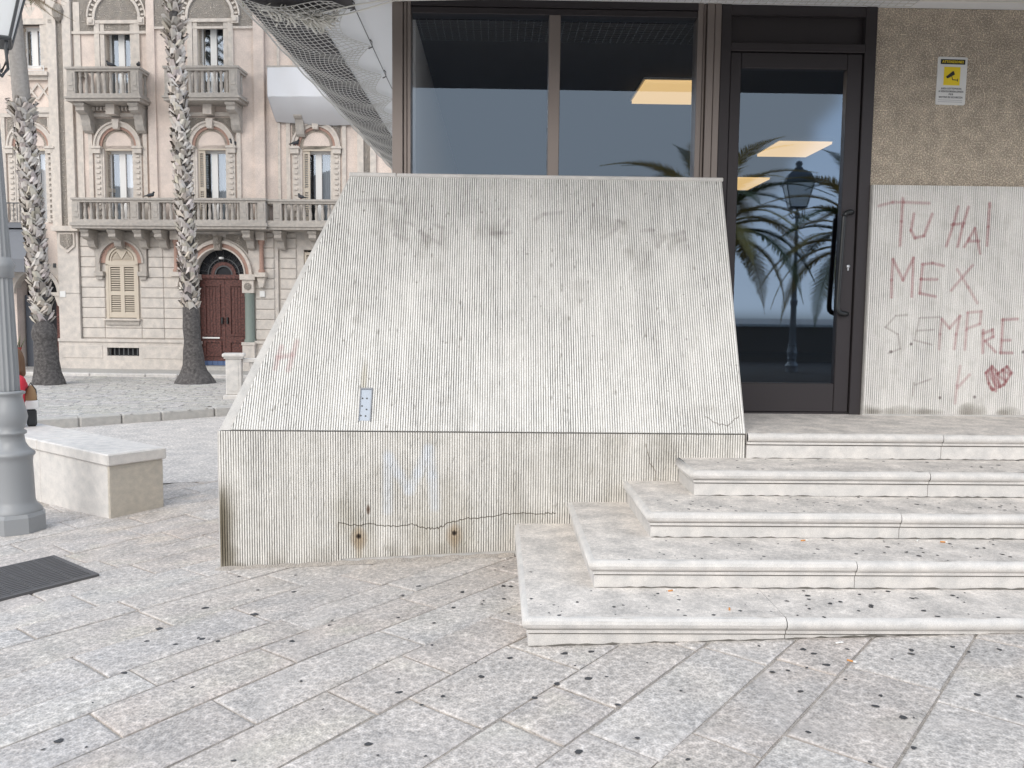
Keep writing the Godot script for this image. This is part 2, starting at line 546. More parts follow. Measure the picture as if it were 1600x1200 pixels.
func stone_mesh(c: Array, h: float, seed_v: int) -> ArrayMesh:
	# c: four ground corners counter-clockwise from above; origin is the mean
	var st := mb(false)
	var r := RandomNumberGenerator.new()
	r.seed = seed_v
	var nu := 9
	var nv := 6
	var o: Vector2 = (c[0] + c[1] + c[2] + c[3]) / 4.0
	var base := r.randf_range(0.93, 1.03)
	var warm := r.randf_range(-0.008, 0.022)
	var nz := FastNoiseLite.new()
	nz.seed = 77
	nz.frequency = 0.55
	nz.fractal_octaves = 4
	var l0: float = (c[0] as Vector2).distance_to(c[1])
	var l1: float = (c[0] as Vector2).distance_to(c[3])
	var tilt := Vector2(r.randf_range(-0.003, 0.003), r.randf_range(-0.003, 0.003))
	var pt := func(u: float, v: float, drop: float) -> Vector3:
		var p: Vector2 = (c[0] as Vector2).lerp(c[1], u).lerp((c[3] as Vector2).lerp(c[2], u), v)
		var q := p - o
		return v3(q.x, gy(p.x, p.y) + h + tilt.dot(q) - 0.0016 * (1.0 if minf(minf(u * l0, (1 - u) * l0), minf(v * l1, (1 - v) * l1)) < 0.02 else 0.0) + 0.0014 * nz.get_noise_2d(p.x * 9.0, p.y * 9.0) - drop, q.y)
	var put := func(p: Vector3) -> void:
		var n1 := nz.get_noise_2d(p.x + o.x, p.z + o.y)
		var n2 := nz.get_noise_2d((p.x + o.x) * 3.1 + 40.0, (p.z + o.y) * 3.1)
		var k := base * (1.0 + 0.09 * n1 + 0.09 * n2)
		var w := warm + maxf(0.0, n2 - 0.05) * 0.12
		st.set_color(Color(clampf(k * (1.0 + w), 0, 1), clampf(k, 0, 1), clampf(k * (1.0 - w * 0.9), 0, 1)))
		st.add_vertex(p)
	var q4 := func(a: Vector3, b: Vector3, d: Vector3, e: Vector3) -> void:
		for p in [a, d, b, a, e, d]: put.call(p)
	var bu := 0.008 / l0
	var bv := 0.008 / l1
	var us := [bu, bu + 0.03 / l0]
	var vs := [bv, bv + 0.025 / l1]
	for i in range(1, nu - 2): us.append(lerpf(us[1], 1 - us[1], float(i) / (nu - 2)) + r.randf_range(-0.01, 0.01))
	us.append(1 - bu - 0.03 / l0)
	us.append(1 - bu)
	for i in range(1, nv - 2): vs.append(lerpf(vs[1], 1 - vs[1], float(i) / (nv - 2)) + r.randf_range(-0.01, 0.01))
	vs.append(1 - bv - 0.025 / l1)
	vs.append(1 - bv)
	for i in nu:
		for j in nv:
			q4.call(pt.call(us[i], vs[j], 0.0), pt.call(us[i + 1], vs[j], 0.0), pt.call(us[i + 1], vs[j + 1], 0.0), pt.call(us[i], vs[j + 1], 0.0))
	# chamfer and sides, with the arris worn unevenly
	for i in nu:
		var u0: float = 0.0 if i == 0 else us[i]
		var u1: float = 1.0 if i == nu - 1 else us[i + 1]
		q4.call(pt.call(u0, 0, 0.0045), pt.call(u1, 0, 0.0045), pt.call(us[i + 1], bv, 0.0), pt.call(us[i], bv, 0.0))
		q4.call(pt.call(us[i], 1 - bv, 0.0), pt.call(us[i + 1], 1 - bv, 0.0), pt.call(u1, 1, 0.0045), pt.call(u0, 1, 0.0045))
		q4.call(pt.call(u0, 0, 0.05), pt.call(u1, 0, 0.05), pt.call(u1, 0, 0.0045), pt.call(u0, 0, 0.0045))
		q4.call(pt.call(u1, 1, 0.05), pt.call(u0, 1, 0.05), pt.call(u0, 1, 0.0045), pt.call(u1, 1, 0.0045))
	for j in nv:
		var w0: float = 0.0 if j == 0 else vs[j]
		var w1: float = 1.0 if j == nv - 1 else vs[j + 1]
		q4.call(pt.call(0, w1, 0.0045), pt.call(0, w0, 0.0045), pt.call(bu, vs[j], 0.0), pt.call(bu, vs[j + 1], 0.0))
		q4.call(pt.call(1 - bu, vs[j + 1], 0.0), pt.call(1 - bu, vs[j], 0.0), pt.call(1, w0, 0.0045), pt.call(1, w1, 0.0045))
		q4.call(pt.call(0, w1, 0.05), pt.call(0, w0, 0.05), pt.call(0, w0, 0.0045), pt.call(0, w1, 0.0045))
		q4.call(pt.call(1, w0, 0.05), pt.call(1, w1, 0.05), pt.call(1, w1, 0.0045), pt.call(1, w0, 0.0045))
	return fin(st)

func build_pavement() -> void:
	var root := thing("pavement", "worn stone slab pavement in front of the entrance steps", "", Vector3.ZERO)
	root.set_meta("kind", "structure")
	var eu := Vector2(sin(deg_to_rad(39.4)), -cos(deg_to_rad(39.4)))
	var ev := Vector2(cos(deg_to_rad(43.8)), sin(deg_to_rad(43.8)))
	var vs := [-8.6, -8.2, -7.82, -7.4, -7.02, -6.6, -6.18, -5.82, -5.4, -4.98, -4.68, -4.22, -3.79, -3.5, -3.17, -2.81, -2.46, -2.02, -1.69, -1.36, -1.075, -0.685, -0.33, 0.05, 0.42, 0.8, 1.22, 1.6]
	var anchors := {11: 1.52, 13: 1.32, 14: 1.71, 15: 2.51, 16: 2.24, 17: 2.71, 19: 3.57, 20: 2.94}
	var stones := []
	for k in vs.size() - 1:
		var u: float = anchors.get(k, rng.randf_range(-0.4, 0.3))
		while u > -1.6: u -= rng.randf_range(0.55, 1.05)
		if anchors.has(k):
			u = anchors[k]
			var back := []
			while u > -1.6:
				u -= rng.randf_range(0.6, 1.05)
				back.append(u)
		var joints := [u]
		while u < 9.6:
			var nxt := u + rng.randf_range(0.55, 1.1)
			if anchors.has(k) and u < anchors[k] - 0.3 and nxt > anchors[k] - 0.3: nxt = anchors[k]
			u = nxt
			joints.append(u)
		for j in joints.size() - 1:
			var g := 0.006
			var c := []
			for q in [[joints[j] + g, vs[k] + g], [joints[j + 1] - g, vs[k] + g], [joints[j + 1] - g, vs[k + 1] - g], [joints[j] + g, vs[k + 1] - g]]:
				# solve the skew frame: P.eu' = u along the course, v across
				var p: Vector2 = eu * q[0] + ev * q[1] + Vector2(rng.randf_range(-1, 1), rng.randf_range(-1, 1)) * 0.004
				c.append(p)
			var m: Vector2 = (c[0] + c[1] + c[2] + c[3]) / 4.0
			if m.x < -7.0 or m.x > 5.2 or m.y > -0.9 or m.y < -9.9: continue
			# nothing lies wholly under the steps, the plinth or the building
			var inside := 0
			for p in c:
				if (p.x > 0.35 and p.y < -4.05) or (p.x > -1.75 and p.y < -5.85): inside += 1
			if inside == 4: continue
			stones.append([c, m])
	stones.sort_custom(func(a, b):
		var fa: float = a[1].length() + (0.0 if absf(a[1].x) < -a[1].y * 0.75 else 4.0)
		var fb: float = b[1].length() + (0.0 if absf(b[1].x) < -b[1].y * 0.75 else 4.0)
		return fa < fb)
	var rest := mb()
	for i in stones.size():
		var m: Vector2 = stones[i][1]
		var me := stone_mesh(stones[i][0], rng.randf_range(-0.0025, 0.0025), 100 + i)
		if i < 295:
			mi("paving_stone", me, M.paving[rng.randi() % M.paving.size()], root, v3(m.x, 0, m.y))
		else:
			rest.append_from(me, 0, Transform3D(Basis(), v3(m.x, 0, m.y)))
	if stones.size() > 295:
		var o := mi("outer_paving_stones", rest.commit(), M.paving[0], root)
		o.set_meta("kind", "stuff")
	# trodden chewing gum
	var st := mb(true)
	var r := RandomNumberGenerator.new()
	r.seed = 5
	for i in 330:
		var x := r.randf_range(-1.8, 2.9)
		var z := r.randf_range(-2.6, -5.6)
		var near := exp(-absf(z + 3.7) * 0.7)
		if r.randf() > 0.18 + 0.8 * near * (0.4 + 0.6 * clampf((x + 1.2) / 3.0, 0, 1)): continue
		if x > 0.12 and z < -3.85 or z < -5.62: continue
		gum(st, x, gy(x, z) + 0.0028, z, r.randf_range(0.006, 0.02) * (1.3 if r.randf() < 0.2 else 1.0), r)
	var gm := obj("chewing_gum", st, M.gum, root)
	gm.set_meta("kind", "stuff")

func gum(st: SurfaceTool, x: float, y: float, z: float, rad: float, r: RandomNumberGenerator) -> void:
	var n := 9
	var ring := []
	var el := r.randf_range(0.6, 1.0)
	var tw := r.randf() * TAU
	for i in n:
		var t := TAU * i / n
		var q := Vector2(cos(t), sin(t) * el).rotated(tw) * rad * r.randf_range(0.65, 1.15)
		ring.append(v3(x + q.x, y - 0.001, z + q.y))
	for i in n:
		tri(st, v3(x, y + 0.0015, z), ring[(i + 1) % n], ring[i])

func build_plaza() -> void:
	var root := thing("plaza", "raised plaza of small stone setts round the palms", "", Vector3.ZERO)
	root.set_meta("kind", "structure")
	# the kerb line, from the left to the right, and the bed behind it
	var line := [Vector2(-30, -9.0), Vector2(-12, -11.0), Vector2(-8.6, -12.4), Vector2(-6.74, -13.75), Vector2(-6.25, -14.2), Vector2(-5.75, -14.6), Vector2(-5.05, -15.25), Vector2(-4.4, -15.75), Vector2(-3.0, -16.3), Vector2(1.0, -17.0)]
	var top := -0.335 + 0.165
	var st := mb()
	var back := -30.0
	for k in line.size() - 1:
		var a: Vector2 = line[k]
		var b: Vector2 = line[k + 1]
		quad(st, v3(a.x, top - 0.02, a.y - 0.1), v3(b.x, top - 0.02, b.y - 0.1), v3(b.x, top - 0.02, back), v3(a.x, top - 0.02, back))
	obj("bed", st, M.mortar, root)
	var r := RandomNumberGenerator.new()
	r.seed = 9
	# kerb stones, one mesh each
	for k in line.size() - 1:
		var a: Vector2 = line[k]
		var b: Vector2 = line[k + 1]
		var n := maxi(1, roundi(a.distance_to(b) / 0.95))
		for i in n:
			var p := a.lerp(b, (i + 0.006) / n)
			var q := a.lerp(b, (i + 0.994) / n)
			var t := (q - p).normalized()
			var xf := Transform3D(Basis(v3(t.x, 0, t.y), Vector3.UP, v3(-t.y, 0, t.x)), v3(p.x, 0, p.y))
			st = mb()
			bevel_box(st, v3(0, -0.5, -0.26), v3(p.distance_to(q), top + r.randf_range(-0.006, 0.006), r.randf_range(-0.008, 0.004)), 0.025, xf)
			obj("kerb_stone", st, M.kerb, root)
	# setts: too many and too small to pick apart, joined
	st = mb()
	var z := -10.5
	while z > -22.4:
		var dz := r.randf_range(0.17, 0.23)
		var x := -14.0 + r.randf() * 0.3
		while x < -2.0:
			var dx := r.randf_range(0.3, 0.5)
			var lim := -99.0
			for k in line.size() - 1:
				if x >= line[k].x - 0.01 and x < line[k + 1].x: lim = lerpf(line[k].y, line[k + 1].y, (x - line[k].x) / (line[k + 1].x - line[k].x))
			if z < lim - 0.27 and z > -22.2:
				var h := top + r.randf_range(-0.005, 0.005)
				var kk := r.randf_range(0.88, 1.0)
				st.set_color(Color(kk, kk * r.randf_range(0.97, 1.0), kk * r.randf_range(0.94, 1.0)))
				var e := 0.006
				var lo := v3(x + e, top - 0.03, z - dz + e)
				var hi := v3(x + dx - e, h, z - e)
				var b2 := 0.02
				var tq := [v3(lo.x + b2, hi.y, hi.z - b2), v3(hi.x - b2, hi.y, hi.z - b2), v3(hi.x - b2, hi.y, lo.z + b2), v3(lo.x + b2, hi.y, lo.z + b2)]
				var bq := [v3(lo.x, h - 0.012, hi.z), v3(hi.x, h - 0.012, hi.z), v3(hi.x, h - 0.012, lo.z), v3(lo.x, h - 0.012, lo.z)]
				quad(st, tq[0], tq[1], tq[2], tq[3])
				for i in 4: quad(st, bq[i], bq[(i + 1) % 4], tq[(i + 1) % 4], tq[i])
			x += dx
		z -= dz
	var o := obj("setts", st, M.sett, root)
	o.set_meta("kind", "stuff")
	# the raised footway along the old building
	var fw := thing("footway", "narrow raised footway of pale slabs along the foot of the old building", "", Vector3(-10.327, 0, -24), deg_to_rad(-4.0))
	fw.set_meta("kind", "structure")
	st = mb()
	box(st, v3(-14, -0.5, -0.3), v3(14, -0.095, 1.62))
	obj("bed", st, M.kerb, fw)
	var x2 := -9.0
	while x2 < 9.0:
		var l := r.randf_range(0.8, 1.5)
		st = mb()
		bevel_box(st, v3(x2 + 0.008, -0.5, 1.62), v3(x2 + l - 0.008, -0.088 + r.randf_range(-0.01, 0.01), 1.86), 0.02, Transform3D())
		obj("kerb_stone", st, M.step, fw)
		x2 += l

# ---------------------------------------------------------------- the old building with balconies
var baluster_low: ArrayMesh
var baluster_high: ArrayMesh

func make_baluster(y0: float, y1: float) -> ArrayMesh:
	var st := mb(true)
	var h := y1 - y0
	var p := []
	for q in [[0.052, 0.0], [0.052, 0.06], [0.034, 0.09], [0.046, 0.22], [0.05, 0.34], [0.036, 0.58], [0.027, 0.76], [0.044, 0.8], [0.03, 0.84], [0.05, 0.93], [0.05, 1.0]]:
		p.append(Vector2(q[0], y0 + q[1] * h))
	lathe(st, p, 8)
	return fin(st)

func pal_part(called: String, m: Material, parent: Node, build: Callable) -> MeshInstance3D:
	var st := mb()
	build.call(st)
	return obj(called, st, m, parent)

func louvres(st: SurfaceTool, x0: float, x1: float, y0: float, y1: float, z: float, xf := Transform3D(), pitch := 0.06) -> void:
	var n := maxi(1, int((y1 - y0) / pitch))
	for i in n:
		var y := y0 + (i + 0.1) * (y1 - y0) / n
		quad(st, xf * v3(x0, y, z + 0.012), xf * v3(x1, y, z + 0.012), xf * v3(x1, y + pitch * 0.5, z - 0.022), xf * v3(x0, y + pitch * 0.5, z - 0.022))
		quad(st, xf * v3(x0, y - 0.008, z + 0.012), xf * v3(x1, y - 0.008, z + 0.012), xf * v3(x1, y, z + 0.012), xf * v3(x0, y, z + 0.012))

func shutter_leaf(parent: Node, x: float, w: float, y0: float, y1: float, z: float, ang: float, hinge_right := false, called := "shutter") -> void:
	# a louvred leaf hinged at x, turned by ang about its hinge
	var xf := Transform3D(Basis(Vector3.UP, ang), v3(x, 0, z))
	var a := -w if hinge_right else 0.0
	var b := 0.0 if hinge_right else w
	var st := mb()
	var s := 0.055
	var ym := lerpf(y0, y1, 0.45)
	box(st, v3(a, y0, -0.02), v3(a + s, y1, 0.02), xf)
	box(st, v3(b - s, y0, -0.02), v3(b, y1, 0.02), xf)
	for yy in [[y0, y0 + 0.14], [ym - 0.05, ym + 0.05], [y1 - 0.08, y1]]:
		box(st, v3(a + s, yy[0], -0.018), v3(b - s, yy[1], 0.018), xf)
	louvres(st, a + s, b - s, y0 + 0.14, ym - 0.05, 0.0, xf)
	louvres(st, a + s, b - s, ym + 0.05, y1 - 0.08, 0.0, xf)
	obj(called, st, M.shutter, parent)

func casement(win: Node, x0: float, x1: float, y0: float, y1: float, z: float, left: String, right: String) -> void:
	# white frame with two lights; each light a pane before darkness or a curtain
	var c := (x0 + x1) / 2
	pal_part("frame", M.white_paint, win, func(st):
		box(st, v3(x0, y0, z - 0.05), v3(x0 + 0.07, y1, z))
		box(st, v3(x1 - 0.07, y0, z - 0.05), v3(x1, y1, z))
		box(st, v3(x0 + 0.07, y1 - 0.1, z - 0.05), v3(x1 - 0.07, y1, z))
		box(st, v3(x0 + 0.07, y0, z - 0.05), v3(x1 - 0.07, y0 + 0.12, z))
		box(st, v3(c - 0.085, y0 + 0.12, z - 0.05), v3(c + 0.085, y1 - 0.1, z + 0.012)))
	var k := 0
	for side in [[x0 + 0.07, c - 0.085, left], [c + 0.085, x1 - 0.07, right]]:
		pal_part("pane", M.pane, win, func(st): quad(st, v3(side[0], y0 + 0.12, z - 0.025), v3(side[1], y0 + 0.12, z - 0.025), v3(side[1], y1 - 0.1, z - 0.025), v3(side[0], y1 - 0.1, z - 0.025)))
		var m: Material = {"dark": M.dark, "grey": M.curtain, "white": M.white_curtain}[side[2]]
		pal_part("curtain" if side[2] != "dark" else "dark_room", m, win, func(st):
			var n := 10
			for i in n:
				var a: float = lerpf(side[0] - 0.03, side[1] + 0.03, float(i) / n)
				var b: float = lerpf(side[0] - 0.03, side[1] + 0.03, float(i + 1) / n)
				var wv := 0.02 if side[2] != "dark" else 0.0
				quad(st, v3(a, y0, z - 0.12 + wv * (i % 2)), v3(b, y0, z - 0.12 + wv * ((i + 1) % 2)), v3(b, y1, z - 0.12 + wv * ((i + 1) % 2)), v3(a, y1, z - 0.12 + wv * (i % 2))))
		k += 1

func tympanum(win: Node, cx: float, y: float, r: float, z: float, m: Material) -> void:
	# half-round shutter head: ring, V and two louvred triangles
	pal_part("fanlight_shutter", m, win, func(st):
		prism(st, ring2(cx, y + 0.09, r * 0.8, r), z - 0.05, z + 0.02)
		box(st, v3(cx - r, y - 0.04, z - 0.05), v3(cx + r, y + 0.09, z + 0.02))
		prism(st, arc_pts(cx, y + 0.09, r * 0.8, 0, PI, 14), z - 0.06, z - 0.03)
		prism(st, PackedVector2Array([Vector2(cx, y + 0.13), Vector2(cx + r * 0.36, y + 0.1 + r * 0.62), Vector2(cx - r * 0.36, y + 0.1 + r * 0.62)]), z - 0.03, z + 0.012)
		prism(st, ring2(cx, y + 0.09, r * 0.66, r * 0.74), z - 0.03, z + 0.008)
		var n := 6
		for i in n:
			var yy := y + 0.13 + i * r * 0.085
			var hx := r * 0.64 - i * r * 0.075
			for s in [-1, 1]:
				var xa: float = cx + s * (0.03 + i * r * 0.055)
				var xb: float = cx + s * hx
				if absf(xb - cx) > absf(xa - cx): box(st, v3(minf(xa, xb), yy, z - 0.03), v3(maxf(xa, xb), yy + 0.025, z - 0.004)))

func jamb(st: SurfaceTool, x0: float, x1: float, y0: float, y1: float, z: float) -> void:
	box(st, v3(x0, y0, z), v3(x1, y1, z + 0.05))
	var n := int((y1 - y0) / 0.135)
	for i in n:
		var y := y0 + (i + 0.3) * (y1 - y0) / n
		box(st, v3(x0 + 0.05, y, z + 0.05), v3(x1 - 0.05, y + 0.06, z + 0.085))

func arched_window(pal: Node, cx: float, z: float, left: String, right: String, leaf: String) -> void:
	var win := sub("window", pal)
	var y0 := 3.97
	var ys := 5.98
	casement(win, cx - 0.39, cx + 0.39, y0, ys, z - 0.2, left, right)
	if leaf == "inside": shutter_leaf(win, cx - 0.4, 0.4, y0 + 0.05, ys - 0.04, z - 0.03, deg_to_rad(72.0))
	else: shutter_leaf(win, cx - 0.4, 0.2, y0 + 0.05, ys - 0.04, z - 0.04, deg_to_rad(6.0))
	tympanum(win, cx, ys, 0.46, z - 0.02, M.shutter)
	pal_part("red_arch_band", M.brick_arch, win, func(st): prism(st, ring2(cx, ys + 0.07, 0.46, 0.53), z - 0.05, z + 0.03))
	pal_part("arch_moulding", M.trim, win, func(st):
		prism(st, ring2(cx, ys + 0.07, 0.53, 0.62), z, z + 0.07)
		prism(st, ring2(cx, ys + 0.07, 0.62, 0.67), z, z + 0.11))
	pal_part("keystone", M.trim, win, func(st): prism(st, PackedVector2Array([Vector2(cx - 0.07, ys + 0.52), Vector2(cx + 0.07, ys + 0.52), Vector2(cx + 0.1, ys + 0.78), Vector2(cx - 0.1, ys + 0.78)]), z, z + 0.16))
	for s in [-1, 1]:
		pal_part("impost", M.trim, win, func(st):
			var x: float = cx + s * 0.58
			box(st, v3(x - 0.11, ys - 0.13, z), v3(x + 0.11, ys + 0.07, z + 0.13))
			box(st, v3(x - 0.14, ys + 0.0, z), v3(x + 0.14, ys + 0.05, z + 0.16)))
		pal_part("jamb", M.trim, win, func(st): jamb(st, cx + s * 0.56 - 0.1, cx + s * 0.56 + 0.1, y0, ys - 0.13, z))
		pal_part("jamb_moulding", M.trim, win, func(st): box(st, v3(cx + s * 0.43 - 0.03, y0, z - 0.03), v3(cx + s * 0.43 + 0.03, ys, z + 0.035)))
	pal_part("spandrel_relief", M.carved, win, func(st):
		for s in [-1, 1]:
			var poly := PackedVector2Array()
			var a := arc_pts(cx, ys + 0.07, 0.69, PI / 2 - s * 0.16, PI / 2 - s * 1.25, 10)
			poly.append_array(a)
			poly.append(Vector2(cx + s * 0.66, ys + 0.82))
			poly.append(Vector2(cx + s * 0.12, ys + 0.82))
			prism(st, poly, z, z + 0.03))
	pal_part("window_surround", M.trim, win, func(st):
		for s in [-1, 1]: box(st, v3(cx + s * 0.77 - 0.055, y0, z), v3(cx + s * 0.77 + 0.055, ys + 0.86, z + 0.06))
		box(st, v3(cx - 0.825, ys + 0.86, z), v3(cx + 0.825, ys + 0.96, z + 0.07)))

func upper_window(pal: Node, cx: float, z: float, w: float, left: String, right: String, y0: float) -> void:
	var win := sub("window", pal)
	var ys := 9.32
	casement(win, cx - w, cx + w, y0, ys, z - 0.2, left, right)
	shutter_leaf(win, cx - w - 0.02, 0.36, y0 + 0.05, ys - 0.04, z - 0.02, deg_to_rad(74.0))
	tympanum(win, cx, ys + 0.08, w + 0.2, z - 0.01, M.trim)
	pal_part("lintel", M.trim, win, func(st): box(st, v3(cx - w - 0.26, ys, z - 0.1), v3(cx + w + 0.26, ys + 0.09, z + 0.07)))
	for s in [-1, 1]:
		pal_part("jamb", M.trim, win, func(st):
			box(st, v3(cx + s * (w + 0.06) - 0.06, y0, z), v3(cx + s * (w + 0.06) + 0.06, ys, z + 0.04))
			box(st, v3(cx + s * (w + 0.2) - 0.07, y0, z), v3(cx + s * (w + 0.2) + 0.07, ys, z + 0.06)))
		pal_part("rosette_block", M.trim, win, func(st):
			var x: float = cx + s * (w + 0.34)
			box(st, v3(x - 0.1, ys - 0.04, z), v3(x + 0.1, ys + 0.16, z + 0.1))
			box(st, v3(x - 0.055, ys + 0.005, z + 0.1), v3(x + 0.055, ys + 0.115, z + 0.13)))
	pal_part("arch_moulding", M.trim, win, func(st):
		var n := 17
		var r := w + 0.34
		prism(st, ring2(cx, ys + 0.17, r - 0.1, r - 0.03), z, z + 0.07)
		prism(st, ring2(cx, ys + 0.17, r + 0.09, r + 0.13), z, z + 0.08)
		for i in n:
			var t := PI * (i + 0.5) / n
			var xf := Transform3D(Basis(Vector3.BACK, t), v3(cx + cos(t) * (r + 0.03), ys + 0.17 + sin(t) * (r + 0.03), z))
			box(st, v3(-0.045, -0.025, 0), v3(0.045, 0.025, 0.06), xf))

func bracket(pal: Node, x: float, ytop: float, w: float, d: float, h: float) -> void:
	pal_part("bracket", M.grey_stone, pal, func(st):
		# scrolled console, drawn in profile and extruded sideways
		var prof := PackedVector2Array([Vector2(0, ytop), Vector2(d, ytop), Vector2(d, ytop - 0.09), Vector2(d * 0.93, ytop - 0.12), Vector2(d * 0.95, ytop - 0.2), Vector2(d * 0.8, ytop - 0.25), Vector2(d * 0.62, ytop - 0.27), Vector2(d * 0.5, ytop - h * 0.55), Vector2(d * 0.46, ytop - h * 0.75), Vector2(d * 0.36, ytop - h * 0.92), Vector2(d * 0.2, ytop - h), Vector2(0, ytop - h * 0.97)])
		var xf := Transform3D(Basis(Vector3(0, 0, 1), Vector3(0, 1, 0), Vector3(-1, 0, 0)), v3(x, 0, 0))
		prism(st, prof, -w / 2, w / 2, xf)
		box(st, v3(x - w / 2 - 0.02, ytop - 0.07, 0.0), v3(x + w / 2 + 0.02, ytop - 0.012, d + 0.02)))

func balcony(pal: Node, x0: float, x1: float, zf: float, ys: Array, peds: Array, low: bool, zb := 0.0, left_end := true, right_end := true) -> Node3D:
	# ys: slab underside, slab top, rail underside, rail top
	var b := sub("balcony", pal)
	pal_part("slab", M.grey_stone, b, func(st):
		box(st, v3(x0 - 0.06, ys[0] + 0.07, zb), v3(x1 + 0.06, ys[1] - 0.05, zf + 0.06))
		box(st, v3(x0 - 0.02, ys[0], zb), v3(x1 + 0.02, ys[0] + 0.07, zf + 0.02))
		box(st, v3(x0 - 0.01, ys[1] - 0.05, zb), v3(x1 + 0.01, ys[1] + 0.035, zf + 0.01)))
	pal_part("rail", M.grey_stone, b, func(st):
		box(st, v3(x0 - 0.03, ys[3] - 0.055, zf - 0.24), v3(x1 + 0.03, ys[3], zf + 0.035))
		box(st, v3(x0, ys[2], zf - 0.2), v3(x1, ys[3] - 0.055, zf))
		if right_end:
			box(st, v3(x1 - 0.24, ys[3] - 0.055, zb), v3(x1 + 0.03, ys[3], zf - 0.24))
			box(st, v3(x1 - 0.2, ys[2], zb), v3(x1, ys[3] - 0.055, zf - 0.2))
		if left_end:
			box(st, v3(x0 - 0.03, ys[3] - 0.055, zb), v3(x0 + 0.24, ys[3], zf - 0.24))
			box(st, v3(x0, ys[2], zb), v3(x0 + 0.2, ys[3] - 0.055, zf - 0.2)))
	var me := baluster_low if low else baluster_high
	var stops := [x0]
	for p in peds:
		pal_part("pedestal", M.grey_stone, b, func(st):
			box(st, v3(p - 0.11, ys[1] + 0.035, zf - 0.21), v3(p + 0.11, ys[2], zf + 0.012))
			for q in [[-0.07, ys[1] + 0.1, 0.07, ys[1] + 0.2], [-0.06, ys[1] + 0.24, 0.06, ys[2] - 0.04]]:
				box(st, v3(p + q[0], q[1], zf + 0.012), v3(p + q[2], q[3], zf + 0.026)))
	for k in peds.size() - 1:
		var a: float = peds[k] + 0.11
		var c: float = peds[k + 1] - 0.11
		var n := maxi(1, roundi((c - a) / 0.165))
		for i in n:
			mi("baluster", me, M.grey_stone, b, v3(a + (i + 0.5) * (c - a) / n, 0, zf - 0.1))
	for e in [[left_end, x0 + 0.1], [right_end, x1 - 0.1]]:
		if not e[0]: continue
		var n := int((zf - 0.25 - zb) / 0.16)
		for i in n:
			mi("baluster", me, M.grey_stone, b, v3(e[1], 0, zb + 0.06 + (i + 0.5) * (zf - 0.25 - zb) / n))
	return b

